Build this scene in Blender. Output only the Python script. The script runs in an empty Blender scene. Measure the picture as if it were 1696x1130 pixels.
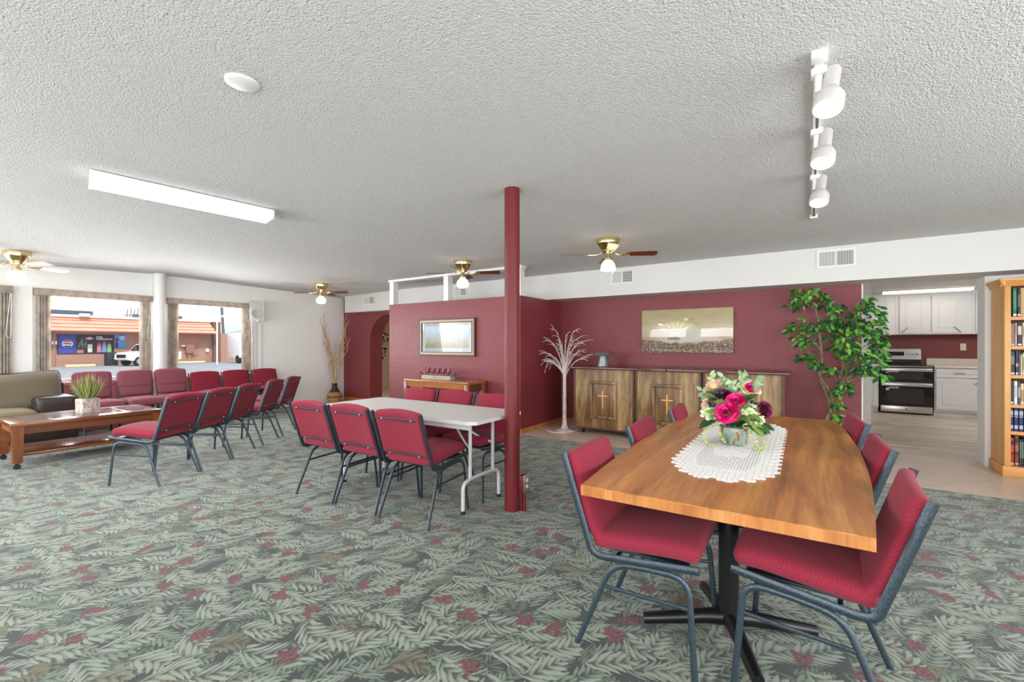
import bpy, bmesh, math, random
from mathutils import Vector, Matrix
rnd = random.Random(7)
C = bpy.context.scene.collection
scene = bpy.context.scene

# ------------------------------------------------------------------ camera
cam_d = bpy.data.cameras.new('camera'); cam = bpy.data.objects.new('camera', cam_d); C.objects.link(cam)
cam.location = (0, 0, 1.3)
cam.rotation_euler = (math.radians(90), 0, math.radians(33.43))
cam_d.sensor_width = 36; cam_d.lens = 730 / 1696 * 36
cam_d.shift_y = 6 / 1696; cam_d.clip_start = .05; cam_d.clip_end = 400
scene.camera = cam
# ------------------------------------------------------------------ sky, sun, daylight at the left windows, added fill lamps
w = bpy.data.worlds.new('world'); scene.world = w; w.use_nodes = True
bg = w.node_tree.nodes['Background']; bg.inputs[0].default_value = (.95, .975, 1, 1); bg.inputs[1].default_value = 1.2
sd = bpy.data.lights.new('sun', 'SUN'); sd.energy = 2.4; sd.angle = .05; sd.color = (1, .95, .88)
so = bpy.data.objects.new('sun', sd); C.objects.link(so); so.rotation_euler = (math.radians(12), math.radians(38), 0)
def area(name, loc, size, rot, power, col=(.975, .98, 1)):
    d = bpy.data.lights.new(name, 'AREA'); d.shape = 'RECTANGLE'; d.size, d.size_y = size; d.energy = power; d.color = col
    o = bpy.data.objects.new(name, d); C.objects.link(o); o.location = loc; o.rotation_euler = rot; return o
RX = math.radians
area('front_fill', (-5.6, -2.62, 1.45), (4.6, 1.7), (RX(108), 0, 0), 165)  # added fill lamp at the unseen front wall, evens out the room
area('front_fill', (.6, -2.62, 1.45), (4.6, 1.7), (RX(108), 0, 0), 165)  # second added fill lamp behind the camera
area('kitchen_lamp', (1.87, 10.85, 2.24), (1.1, .15), (0, 0, 0), 2, (1, .97, .93))
area('daylight_left_window', (-8.98, -.55, 1.4), (3.2, 1.3), (RX(98), 0, RX(-90)), 70)
area('right_fill', (3.5, 1.6, 1.3), (4.6, 1.7), (RX(90), 0, RX(90)), 170)  # added fill lamp before the closed right wall, no window built there
area('daylight_left_window', (-9.2, 2.16, 1.45), (1.2, 1.2), (RX(84), 0, RX(-90)), 66)
area('daylight_left_window', (-9.2, 3.72, 1.45), (1.2, 1.2), (RX(84), 0, RX(-90)), 66)
area('kitchen_fill', (3.1, 9.3, 2.2), (1.2, 1.2), (RX(35), 0, RX(60)), 36)  # added fill lamp under the kitchen ceiling, brightens the kitchen
area('hall_fill', (-7.6, 8.3, 2.3), (.8, .8), (0, 0, 0), 22, (1, .9, .78))  # added warm fill lamp, brightens the closed space beyond the arch
scene.view_settings.view_transform = 'Standard'; scene.view_settings.look = 'None'
scene.view_settings.gamma = 1; scene.view_settings.exposure = .28; scene.view_settings.use_curve_mapping = False
scene.cycles.use_denoising = True
scene.cycles.max_bounces = 10; scene.cycles.diffuse_bounces = 6; scene.cycles.glossy_bounces = 4
scene.cycles.transparent_max_bounces = 16; scene.cycles.transmission_bounces = 6
scene.cycles.sample_clamp_indirect = 6

# ------------------------------------------------------------------ materials
def lin(c):
    return tuple((v / 255 / 12.92) if v / 255 <= .04045 else ((v / 255 + .055) / 1.055) ** 2.4 for v in c) + (1,)
class NT:
    """small helper to write node graphs"""
    def __init__(s, name):
        s.m = bpy.data.materials.new(name); s.m.use_nodes = True; s.t = s.m.node_tree
        s.p = s.t.nodes['Principled BSDF']; s.out = s.t.nodes['Material Output']
    def n(s, kind, **kw):
        nd = s.t.nodes.new(kind)
        for k, v in kw.items(): setattr(nd, k, v)
        return nd
    def put(s, sock, v):
        if hasattr(v, 'is_linked'): s.t.links.new(v, sock)
        elif v is not None: sock.default_value = v
    def ma(s, op, a, b=None, c=None):
        nd = s.n('ShaderNodeMath', operation=op); s.put(nd.inputs[0], a); s.put(nd.inputs[1], b); s.put(nd.inputs[2], c); return nd.outputs[0]
    def vm(s, op, a, b=None, sc=None):
        nd = s.n('ShaderNodeVectorMath', operation=op); s.put(nd.inputs[0], a); s.put(nd.inputs[1], b)
        if sc is not None: s.put(nd.inputs['Scale'], sc)
        return nd.outputs['Value' if op in ('LENGTH', 'DOT_PRODUCT', 'DISTANCE') else 'Vector']
    def mix(s, f, a, b, mode='MIX'):
        nd = s.n('ShaderNodeMix', data_type='RGBA', blend_type=mode); s.put(nd.inputs[0], f); s.put(nd.inputs[6], a); s.put(nd.inputs[7], b); return nd.outputs[2]
    def step(s, v, a, b):
        nd = s.n('ShaderNodeMapRange', interpolation_type='SMOOTHSTEP'); s.put(nd.inputs[0], v); nd.inputs[1].default_value = a; nd.inputs[2].default_value = b; return nd.outputs[0]
    def obj(s): return s.n('ShaderNodeTexCoord').outputs['Object']
    def mapping(s, v, loc=(0, 0, 0), rot=(0, 0, 0), sc=(1, 1, 1)):
        nd = s.n('ShaderNodeMapping'); s.put(nd.inputs[0], v); nd.inputs[1].default_value = loc; nd.inputs[2].default_value = rot; nd.inputs[3].default_value = sc; return nd.outputs[0]
    def noise(s, v, scale, detail=2, rough=.5, out=0, dist=0):
        nd = s.n('ShaderNodeTexNoise'); s.put(nd.inputs['Vector'], v); nd.inputs['Scale'].default_value = scale; nd.inputs['Detail'].default_value = detail
        nd.inputs['Roughness'].default_value = rough; nd.inputs['Distortion'].default_value = dist; return nd.outputs[out]
    def voro(s, v, scale, feat='F1', rand=1.0, dims='3D'):
        nd = s.n('ShaderNodeTexVoronoi', feature=feat, voronoi_dimensions=dims); s.put(nd.inputs['Vector'], v); nd.inputs['Scale'].default_value = scale
        nd.inputs['Randomness'].default_value = rand; return nd
    def ramp(s, v, stops):
        nd = s.n('ShaderNodeValToRGB'); s.put(nd.inputs[0], v); e = nd.color_ramp.elements
        while len(e) < len(stops): e.new(.5)
        for i, (p, c) in enumerate(stops): e[i].position = p; e[i].color = c if len(c) == 4 else lin(c)
        return nd.outputs[0]
    def bump(s, h, strength, dist=.01):
        nd = s.n('ShaderNodeBump'); s.put(nd.inputs['Height'], h); nd.inputs['Strength'].default_value = strength; nd.inputs['Distance'].default_value = dist
        s.t.links.new(nd.outputs[0], s.p.inputs['Normal'])
    def sep(s, v):
        nd = s.n('ShaderNodeSeparateXYZ'); s.put(nd.inputs[0], v); return nd.outputs
    def comb(s, x, y, z):
        nd = s.n('ShaderNodeCombineXYZ'); s.put(nd.inputs[0], x); s.put(nd.inputs[1], y); s.put(nd.inputs[2], z); return nd.outputs[0]
    def set(s, **kw):
        al = {'col': 'Base Color', 'rough': 'Roughness', 'metal': 'Metallic', 'spec': 'Specular IOR Level', 'coat': 'Coat Weight', 'coatr': 'Coat Roughness', 'sheen': 'Sheen Weight', 'trans': 'Transmission Weight', 'alpha': 'Alpha', 'em': 'Emission Color', 'ems': 'Emission Strength'}
        for k, v in kw.items(): s.put(s.p.inputs[al[k]], v)
        return s.m
def mat(name, col, rough=.5, metal=0, bump=None, vary=None, **kw):
    t = NT(name); c = lin(col); o = t.obj() if (bump or vary) else None
    if vary:
        col2, sc, st = vary
        f = t.ramp(t.noise(t.mapping(o, sc=st), sc, 4, .6), [(.35, (0, 0, 0, 1)), (.65, (1, 1, 1, 1))])
        c = t.mix(f, c, lin(col2))
    if bump: t.bump(t.noise(o, bump[0], 3, .6), bump[1], bump[2] if len(bump) > 2 else .005)
    return t.set(col=c, rough=rough, metal=metal, **kw)
def wood(name, c1, c2, c3, axis, scale=6, rough=.4, stretch=14, **kw):
    t = NT(name); o = t.obj(); s = [stretch] * 3; s[axis] = 1.0
    s = [v * scale / 6 for v in s]
    big = t.noise(t.mapping(o, sc=s), 1.0, 5, .62, dist=.6)
    fine = t.noise(t.mapping(o, sc=[v * 7 for v in s]), 1.0, 3, .6)
    f = t.ma('ADD', t.ma('MULTIPLY', big, .75), t.ma('MULTIPLY', fine, .25))
    c = t.ramp(f, [(.33, c1), (.5, c2), (.68, c3)])
    t.bump(f, .08, .003)
    return t.set(col=c, rough=rough, **kw)
def emis(name, col, strength, base=(255, 255, 255)):
    t = NT(name); return t.set(col=lin(base), em=lin(col), ems=strength, rough=.4)

W = {}
W['white_paint'] = mat('white_paint', (214, 213, 209), .55, bump=(180, .12, .002))
W['wall_white'] = mat('wall_white', (240, 242, 240), .6, bump=(60, .1, .003))
W['trim_white'] = mat('trim_white', (232, 232, 230), .4)
def burgundy(name, col):
    t = NT(name); o = t.obj()
    h = t.noise(o, 75, 2, .55); t.bump(t.step(h, .42, .66), .5, .004)
    return t.set(col=t.mix(t.noise(o, 1.2, 2), lin(col), lin([v * .93 for v in col])), rough=.36, spec=.55)
W['burgundy'] = burgundy('burgundy_paint', (132, 52, 58))
W['post_red'] = mat('post_red_paint', (104, 30, 34), .45, spec=.35, bump=(45, .25, .003))
W['pink'] = mat('pink_panel', (196, 138, 142), .5)
t = NT('popcorn_ceiling'); o = t.obj()
v1 = t.voro(o, 120, 'SMOOTH_F1').outputs['Distance']; nz = t.noise(o, 190, 3, .7); nb = t.noise(o, 75, 2, .6)
h = t.ma('ADD', t.ma('MULTIPLY', t.ma('SUBTRACT', 1, v1), .5), t.ma('ADD', t.ma('MULTIPLY', nz, .5), t.ma('MULTIPLY', nb, .6)))
t.bump(h, 1.0, .026)
W['ceiling'] = t.set(col=lin((236, 236, 234)), rough=.9, spec=.2)

# carpet: curled sage fronds, berry clusters, dark ground, woven speckle
t = NT('leaf_carpet'); o = t.obj(); xy = t.sep(o)
P0 = t.comb(xy[0], xy[1], 0.0)
warp = t.vm('SCALE', t.vm('SUBTRACT', t.noise(P0, 9, 2, .5, out=1), (.5, .5, .5)), sc=.05)
base = t.mix(t.noise(P0, 14, 3), lin((42, 48, 47)), lin((70, 80, 75)))
def fronds(col, off, scale, ang, spread, light, dark, seed):
    p = t.vm('ADD', t.vm('ADD', P0, warp), off)
    v = t.voro(p, scale, 'F1', .85, '2D')
    d = t.vm('SCALE', t.vm('SUBTRACT', p, v.outputs['Position']), sc=scale)
    r = t.sep(v.outputs['Color'])
    rot = t.n('ShaderNodeVectorRotate', rotation_type='Z_AXIS'); t.put(rot.inputs['Vector'], d)
    t.put(rot.inputs['Angle'], t.ma('ADD', t.ma('MULTIPLY', t.ma('SUBTRACT', r[0], .5), spread), ang))
    q = t.sep(rot.outputs[0]); u = q[0]
    curl = t.ma('MULTIPLY', t.ma('MULTIPLY', u, u), t.ma('MULTIPLY', t.ma('SUBTRACT', r[1], .5), 2.2))
    vv = t.ma('ABSOLUTE', t.ma('ADD', q[1], curl))
    wd = t.ma('MULTIPLY', t.ma('SQRT', t.ma('MAXIMUM', t.ma('SUBTRACT', 1.0, t.ma('POWER', t.ma('DIVIDE', t.ma('ADD', u, .03), .6), 2.0)), 0.0)), .33)
    barb = t.ma('SINE', t.ma('ADD', t.ma('MULTIPLY', u, 27.0), t.ma('MULTIPLY', vv, -34.0)))
    inside = t.ma('SUBTRACT', t.ma('ADD', wd, t.ma('MULTIPLY', barb, .085)), vv)
    m = t.step(inside, .0, .05)
    m = t.ma('MULTIPLY', m, t.step(t.ma('ADD', t.ma('MULTIPLY', barb, .5), t.ma('MULTIPLY', t.ma('SUBTRACT', .36, vv), 3.4)), -.1, .35))
    tone = t.ma('ADD', t.ma('MULTIPLY', barb, .22), t.ma('ADD', .16, t.ma('ADD', t.ma('MULTIPLY', r[2], .25), t.ma('MULTIPLY', vv, 2.6))))
    lc = t.mix(t.step(tone, .1, .8), lin(dark), lin(light))
    lc = t.mix(t.step(r[1], .95, .97), lc, t.mix(t.step(tone, .1, .8), lin((86, 84, 66)), lin((146, 138, 108))))
    return t.mix(m, col, lc)
c = fronds(base, (3.1, 7.7, 0), 8.4, -.5, 3.0, (120, 140, 120), (52, 66, 56), 1)
c = fronds(c, (11.3, 2.9, 0), 6.9, -.75, 1.6, (154, 172, 150), (60, 76, 66), 2)
c = fronds(c, (5.9, 19.4, 0), 5.6, -.65, 1.8, (188, 200, 180), (74, 88, 76), 3)
v = t.voro(t.vm('ADD', P0, t.vm('SCALE', warp, sc=1.4)), 4.6, 'F1', 1.0, '2D')
bl = t.ma('ADD', v.outputs['Distance'], t.ma('MULTIPLY', t.ma('SUBTRACT', t.noise(P0, 26, 2), .5), .55))
keep = t.step(t.sep(v.outputs['Color'])[0], .6, .62)
rm = t.ma('MULTIPLY', t.ma('SUBTRACT', 1.0, t.step(bl, .15, .25)), keep)
vb = t.voro(P0, 70, 'F1', 1.0, '2D')
c = t.mix(rm, c, t.mix(t.step(vb.outputs['Distance'], .25, .65), lin((164, 74, 86)), lin((84, 54, 60))))
sp = t.noise(P0, 420, 1, .5)
c = t.mix(t.step(sp, .38, .62), t.mix(.7, c, lin((36, 42, 40)), 'MIX'), c)
c = t.mix(.28, c, lin((20, 26, 24)))
t.bump(t.noise(P0, 300, 2), .5, .004)
W['carpet'] = t.set(col=c, rough=.95, spec=.15, sheen=.25)

t = NT('tan_floor_tile'); o = t.obj()
br = t.n('ShaderNodeTexBrick', offset=0.0); t.put(br.inputs['Vector'], t.mapping(o, rot=(0, 0, math.radians(45))))
br.inputs['Scale'].default_value = 1; br.inputs['Mortar Size'].default_value = .004; br.inputs['Brick Width'].default_value = .46; br.inputs['Row Height'].default_value = .46
br.inputs['Color1'].default_value = lin((224, 206, 190)); br.inputs['Color2'].default_value = lin((216, 198, 182)); br.inputs['Mortar'].default_value = lin((166, 146, 128))
cc = t.mix(t.ma('MULTIPLY', t.noise(t.mapping(o, sc=(1, 4, 1)), 9, 4, .65), .6), br.outputs[0], lin((180, 156, 136)))
W['tile'] = t.set(col=cc, rough=.32)
t = NT('laminate_planks'); o = t.obj()
br = t.n('ShaderNodeTexBrick', offset=.37); t.put(br.inputs['Vector'], o)
br.inputs['Scale'].default_value = 1; br.inputs['Mortar Size'].default_value = .0015; br.inputs['Brick Width'].default_value = 1.2; br.inputs['Row Height'].default_value = .12; br.inputs['Bias'].default_value = 0
br.inputs['Color1'].default_value = lin((228, 214, 198)); br.inputs['Color2'].default_value = lin((184, 168, 150)); br.inputs['Mortar'].default_value = lin((140, 126, 110))
gr = t.noise(t.mapping(o, sc=(1.6, 26, 1)), 1.6, 4, .65)
W['laminate'] = t.set(col=t.mix(t.ma('MULTIPLY', t.step(gr, .35, .7), .6), br.outputs[0], lin((158, 140, 122))), rough=.4)

def fabric(name, c1, c2, scale=140):
    t = NT(name); o = t.obj()
    v = t.n('ShaderNodeTexWave', wave_type='BANDS', bands_direction='DIAGONAL'); t.put(v.inputs['Vector'], o); v.inputs['Scale'].default_value = scale / 3; v.inputs['Distortion'].default_value = 6; v.inputs['Detail Scale'].default_value = 18; v.inputs['Detail'].default_value = 1
    nz = t.noise(o, scale * 2, 2)
    f = t.ma('ADD', t.ma('MULTIPLY', v.outputs['Fac'], .6), t.ma('MULTIPLY', nz, .4))
    t.bump(f, .3, .003)
    return t.set(col=t.mix(f, lin(c2), lin(c1)), rough=.85, spec=.2, sheen=.08)
W['chair_fabric'] = fabric('chair_fabric', (152, 46, 66), (120, 32, 48))
W['mauve_fabric'] = fabric('mauve_fabric', (148, 86, 98), (126, 70, 82), 220)
W['chair_frame'] = mat('hammered_slate_metal', (70, 86, 97), .32, .5, bump=(260, .5, .002), vary=((40, 50, 58), 240, (1, 1, 1)), spec=.7)
W['black_metal'] = mat('black_metal', (22, 22, 24), .32, .2)
W['black'] = mat('black_plastic', (24, 24, 26), .45)
W['chrome'] = mat('chrome', (210, 210, 212), .18, 1)
W['steel'] = mat('brushed_steel', (196, 192, 188), .3, .9, bump=(300, .05, .001))
W['nickel'] = mat('pewter_pull', (120, 118, 116), .3, .9)
W['brass'] = mat('polished_brass', (222, 204, 154), .2, 1)
W['grey_metal'] = mat('grey_enamel_leg', (198, 198, 200), .35)
W['plastic_top'] = mat('grey_white_plastic', (206, 204, 202), .42, bump=(240, .1, .001))
W['oak_top'] = wood('oak_laminate', (124, 68, 28), (178, 110, 52), (208, 148, 82), 1, 5, .32, 12, coat=.05, coatr=.2)
W['oak_edge'] = wood('oak_edge_band', (142, 84, 36), (180, 116, 58), (204, 146, 86), 2, 5, .4, 12)
W['honey_oak'] = wood('honey_oak', (196, 138, 76), (216, 160, 96), (228, 178, 116), 2, 5, .42, 10)
W['honey_oak_x'] = wood('honey_oak_shelf', (196, 132, 66), (214, 152, 84), (224, 170, 104), 0, 5, .42, 10)
W['cherry_x'] = wood('warm_brown_wood', (134, 76, 34), (168, 100, 48), (188, 122, 66), 0, 6, .3, 12, coat=.25)
W['cherry_y'] = wood('warm_brown_wood_long', (82, 44, 24), (112, 62, 34), (138, 84, 50), 1, 6, .25, 12, coat=.3)
W['cherry_z'] = wood('warm_brown_wood_leg', (98, 50, 22), (130, 72, 32), (156, 94, 50), 2, 6, .3, 12, coat=.2)
W['distressed'] = wood('distressed_brown_wood', (62, 40, 22), (126, 94, 58), (190, 160, 112), 2, 5, .42, 8)
W['dark_top'] = mat('dark_red_brown_top', (96, 50, 46), .2, vary=((76, 40, 36), 5, (1, 6, 1)), coat=.3)
W['pine'] = mat('pale_pine', (222, 168, 104), .5)
W['base_oak'] = wood('oak_baseboard', (160, 96, 46), (182, 116, 60), (196, 132, 76), 0, 6, .4)
t = NT('beige_blind_fabric'); o = t.obj()
bc_ = t.mix(t.step(t.noise(t.mapping(o, sc=(1, 1, .6)), 14, 4, .6), .35, .65), lin((196, 186, 174)), lin((168, 158, 148)))
W['blind'] = t.set(col=bc_, rough=.85)
tl = t.n('ShaderNodeBsdfTranslucent'); t.put(tl.inputs[0], bc_); mx = t.n('ShaderNodeMixShader'); mx.inputs[0].default_value = .45
t.t.links.new(t.p.outputs[0], mx.inputs[1]); t.t.links.new(tl.outputs[0], mx.inputs[2]); t.t.links.new(mx.outputs[0], t.out.inputs[0])
W['cab_white'] = mat('painted_cabinet', (222, 219, 218), .4)
W['counter'] = mat('cream_counter', (226, 216, 200), .35, vary=((214, 202, 184), 60, (1, 1, 1)))
W['black_glass'] = mat('black_oven_glass', (14, 14, 15), .06, spec=.6)
W['oven_window'] = mat('oven_window', (52, 48, 46), .1)
W['ivory'] = mat('ivory_plastic', (226, 216, 184), .4)
W['vent'] = mat('vent_enamel', (226, 226, 224), .4)
W['vent_dark'] = mat('vent_recess', (92, 92, 94), .7)
W['bulb'] = emis('lit_bulb', (255, 238, 205), 16)
W['lamp_enamel'] = mat('lamp_enamel', (196, 193, 188), .4)
W['spot_bulb'] = emis('lit_spot_bulb', (255, 224, 176), 2.2)
W['globe'] = emis('lit_frosted_globe', (255, 226, 184), 6, (255, 246, 228))
W['tube'] = emis('lit_fluorescent_lens', (255, 255, 255), 2.6)
W['ktube'] = emis('lit_kitchen_lens', (255, 246, 232), 1.6)
W['walnut'] = wood('walnut_blade', (84, 40, 22), (112, 56, 30), (132, 74, 44), 0, 8, .3, 10)
W['cream_blade'] = mat('cream_blade', (214, 206, 196), .35)
W['galv'] = mat('galvanised_metal', (168, 172, 174), .4, .7, vary=((134, 140, 142), 30, (1, 1, 1)))
W['bark_white'] = mat('white_twig_bark', (222, 212, 208), .7, vary=((176, 160, 156), 40, (1, 1, .3)))
W['bark'] = mat('ficus_bark', (150, 130, 106), .8, vary=((96, 80, 62), 60, (1, 1, .25)), bump=(90, .5, .004))
W['willow'] = mat('pale_willow', (206, 180, 142), .7, vary=((168, 138, 102), 30, (1, 1, 1)))
def leafm(name, c1, c2, c3):
    t = NT(name); v = t.n('ShaderNodeNewGeometry').outputs['Random Per Island']
    return t.set(col=t.ramp(v, [(.15, c1), (.5, c2), (.92, c3)]), rough=.42, spec=.4)
W['ficus_leaf'] = leafm('ficus_leaf', (28, 70, 38), (46, 108, 48), (112, 178, 60))
W['dark_leaf'] = leafm('dark_leaf', (22, 36, 22), (34, 54, 32), (60, 84, 46))
W['sage_leaf'] = leafm('sage_leaf', (104, 138, 104), (132, 164, 126), (166, 190, 140))
W['rose_leaf'] = leafm('rose_leaf', (34, 62, 38), (58, 94, 50), (116, 142, 66))
W['vine'] = leafm('pale_vine', (142, 162, 88), (170, 186, 104), (196, 208, 130))
W['grass'] = leafm('grass_blade', (70, 104, 44), (128, 148, 72), (206, 196, 130))
W['rose_pink'] = leafm('rose_petal_pink', (186, 12, 92), (222, 30, 122), (240, 110, 168))
W['rose_cream'] = leafm('rose_petal_cream', (240, 190, 186), (244, 226, 190), (240, 232, 176))
W['plum'] = leafm('plum_petal', (84, 22, 52), (116, 34, 74), (170, 60, 110))
W['hydrangea'] = leafm('hydrangea_petal', (196, 216, 156), (216, 230, 184), (236, 240, 212))
W['berry'] = mat('dark_berry', (38, 42, 50), .25)
t = NT('patina_pot'); o = t.obj()
cc = t.ramp(t.noise(t.mapping(o, sc=(1, 1, .45)), 28, 4, .6), [(.3, (96, 110, 96)), (.45, (142, 160, 146)), (.54, (168, 184, 172)), (.6, (156, 116, 58)), (.7, (116, 118, 104))])
W['patina'] = t.set(col=cc, rough=.35, metal=.55)
W['stone_pot'] = mat('whitewashed_bark_pot', (222, 214, 208), .8, vary=((160, 140, 130), 40, (1, 1, .6)), bump=(60, .8, .01))
t = NT('olive_corduroy'); o = t.obj(); wv = t.n('ShaderNodeTexWave', bands_direction='Y'); t.put(wv.inputs['Vector'], o); wv.inputs['Scale'].default_value = 28
t.bump(wv.outputs['Fac'], .3, .004)
W['olive'] = t.set(col=t.mix(wv.outputs['Fac'], lin((92, 82, 66)), lin((122, 110, 90))), rough=.9, sheen=.3)
W['seat_olive'] = fabric('olive_seat_fabric', (148, 136, 112), (128, 116, 94), 200)
W['leather'] = mat('dark_brown_leather', (52, 44, 42), .35, bump=(120, .15, .002))
W['glass_top'] = mat('slate_glass_inlay', (150, 140, 136), .1, vary=((112, 98, 92), 6, (2, 1, 1)))
W['vase_dark'] = mat('dark_clay', (62, 44, 38), .55, bump=(50, .2, .004))
t = NT('basket_weave'); o = t.obj(); s3 = t.sep(o)
an = t.ma('ARCTAN2', s3[1], s3[0])
zig = t.ma('ADD', t.ma('MULTIPLY', s3[2], 160.0), t.ma('MULTIPLY', t.ma('PINGPONG', t.ma('MULTIPLY', an, 6.0), 1.0), 3.0))
f = t.step(t.ma('SINE', zig), -.2, .2)
dk = t.ma('MULTIPLY', t.step(s3[2], .115, .12), t.ma('SUBTRACT', 1.0, t.step(s3[2], .15, .155)))
cc = t.mix(f, lin((150, 104, 60)), lin((208, 164, 108))); cc = t.mix(t.ma('MULTIPLY', dk, .8), cc, lin((52, 34, 28)))
t.bump(f, .5, .004); W['basket'] = t.set(col=cc, rough=.7)
W['terracotta'] = mat('dark_pot', (48, 36, 32), .6)
W['candle'] = mat('pink_candle', (196, 92, 112), .5)
def glass(name, tint=(1, 1, 1, 1), refl=.08):
    t = NT(name); tr = t.n('ShaderNodeBsdfTransparent'); tr.inputs[0].default_value = tint
    gl = t.n('ShaderNodeBsdfGlossy'); gl.inputs['Roughness'].default_value = .02
    fr = t.n('ShaderNodeFresnel'); fr.inputs[0].default_value = 1.3
    mx = t.n('ShaderNodeMixShader'); t.t.links.new(fr.outputs[0], mx.inputs[0]); t.t.links.new(tr.outputs[0], mx.inputs[1]); t.t.links.new(gl.outputs[0], mx.inputs[2])
    t.t.links.new(mx.outputs[0], t.out.inputs[0]); t.t.nodes.remove(t.p); return t.m
W['glass'] = glass('window_glass', (.97, .985, .98, 1))
W['cup_glass'] = glass('cup_glass', (.95, .93, .93, 1))

# ------------------------------------------------------------------ mesh helpers
class MB:
    def __init__(s): s.bm = bmesh.new()
    def box(s, x0, x1, y0, y1, z0, z1, bev=0, seg=2):
        vs = [s.bm.verts.new(p) for p in ((x0, y0, z0), (x1, y0, z0), (x1, y1, z0), (x0, y1, z0), (x0, y0, z1), (x1, y0, z1), (x1, y1, z1), (x0, y1, z1))]
        fs = [s.bm.faces.new([vs[i] for i in f]) for f in ((3, 2, 1, 0), (4, 5, 6, 7), (0, 1, 5, 4), (1, 2, 6, 5), (2, 3, 7, 6), (3, 0, 4, 7))]
        if bev:
            es = {e for f in fs for e in f.edges}
            bmesh.ops.bevel(s.bm, geom=list(es), offset=bev, segments=seg, affect='EDGES', profile=.5, clamp_overlap=True)
        return s
    def prism(s, poly, a, b, axis=2, tri=False):
        def P(p, h):
            q = list(p); q.insert(axis, h); return q
        lo = [s.bm.verts.new(P(p, a)) for p in poly]; hi = [s.bm.verts.new(P(p, b)) for p in poly]
        n = len(poly); new = [s.bm.faces.new(lo[::-1]), s.bm.faces.new(hi)]
        for i in range(n): s.bm.faces.new((lo[i], lo[(i + 1) % n], hi[(i + 1) % n], hi[i]))
        if tri:
            for f in new: f.normal_update()
            bmesh.ops.triangulate(s.bm, faces=new)
        return s
    def tube(s, pts, r, ry=None, nrm=None, n=10, cap=True):
        pts = [Vector(p) for p in pts]; m = len(pts)
        tg = [((pts[min(i + 1, m - 1)] - pts[max(i - 1, 0)]).normalized()) for i in range(m)]
        N = Vector(nrm) if nrm else (Vector((0, 0, 1)) if abs(tg[0].z) < .9 else Vector((1, 0, 0)))
        rings = []
        for i in range(m):
            N = (N - tg[i] * N.dot(tg[i])).normalized(); B = tg[i].cross(N)
            rr = r[i] if isinstance(r, (list, tuple)) else r; rb = (ry if ry is not None else rr)
            rings.append([s.bm.verts.new(pts[i] + N * (rr * math.cos(2 * math.pi * k / n)) + B * (rb * math.sin(2 * math.pi * k / n))) for k in range(n)])
        for a, b in zip(rings, rings[1:]):
            for k in range(n): s.bm.faces.new((a[k], a[(k + 1) % n], b[(k + 1) % n], b[k]))
        if cap: s.bm.faces.new(rings[0][::-1]); s.bm.faces.new(rings[-1])
        return s
    def cyl(s, a, b, r, r2=None, n=16): return s.tube([a, b], [r, r if r2 is None else r2], n=n)
    def lathe(s, prof, c=(0, 0, 0), n=24, M=None):
        rings = []
        for (r, z) in prof:
            if r < 1e-5: q = [Vector((0, 0, z))]
            else: q = [Vector((r * math.cos(2 * math.pi * k / n), r * math.sin(2 * math.pi * k / n), z)) for k in range(n)]
            rings.append([s.bm.verts.new((M @ p if M else p) + Vector(c)) for p in q])
        for a, b in zip(rings, rings[1:]):
            for k in range(n):
                k2 = (k + 1) % n
                if len(a) == 1 and len(b) == 1: continue
                if len(a) == 1: s.bm.faces.new((a[0], b[k2], b[k]))
                elif len(b) == 1: s.bm.faces.new((a[k], a[k2], b[0]))
                else: s.bm.faces.new((a[k], a[k2], b[k2], b[k]))
        return s
    def sphere(s, c, r, n=10, sz=1): return s.lathe([(r * math.sin(math.pi * i / n), -r * sz * math.cos(math.pi * i / n)) for i in range(n + 1)], c, n + 4)
    def pad(s, c, half, r, n=(8, 8, 4), f=None):
        """rounded, optionally bent upholstery pad"""
        hx, hy, hz = half; idx = {}
        def ax(k, h):
            q = [-h + 2 * h * i / k for i in range(k + 1)]; return q
        X, Y, Z = ax(n[0], hx), ax(n[1], hy), ax(n[2], hz)
        # keep points near the rounded rim
        def rim(q, h):
            q2 = q[:]; e = min(r, h) * .45
            return [-h, -h + e, -h + 2.2 * e] + [v for v in q2[1:-1] if abs(v) < h - 2.4 * e] + [h - 2.2 * e, h - e, h]
        X, Y, Z = rim(X, hx), rim(Y, hy), rim(Z, hz)
        def V(i, j, k):
            key = (i, j, k)
            if key not in idx:
                p = Vector((X[i], Y[j], Z[k])); q = Vector([max(-(h - min(r, h)), min(h - min(r, h), v)) for v, h in zip(p, half)])
                d = p - q; rr = min(r, hx, hy, hz) if False else r
                if d.length > 1e-9:
                    m = max(abs(d.x) / min(r, hx), abs(d.y) / min(r, hy), abs(d.z) / min(r, hz))
                    dn = Vector((d.x / min(r, hx), d.y / min(r, hy), d.z / min(r, hz))); dn = dn.normalized() * m
                    p = q + Vector((dn.x * min(r, hx), dn.y * min(r, hy), dn.z * min(r, hz)))
                if f: p = Vector(f(p))
                idx[key] = s.bm.verts.new(p + Vector(c))
            return idx[key]
        a, b, g = len(X) - 1, len(Y) - 1, len(Z) - 1
        for i in range(a):
            for j in range(b):
                s.bm.faces.new((V(i, j, 0), V(i, j + 1, 0), V(i + 1, j + 1, 0), V(i + 1, j, 0))); s.bm.faces.new((V(i, j, g), V(i + 1, j, g), V(i + 1, j + 1, g), V(i, j + 1, g)))
        for i in range(a):
            for k in range(g):
                s.bm.faces.new((V(i, 0, k), V(i + 1, 0, k), V(i + 1, 0, k + 1), V(i, 0, k + 1))); s.bm.faces.new((V(i, b, k), V(i, b, k + 1), V(i + 1, b, k + 1), V(i + 1, b, k)))
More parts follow.
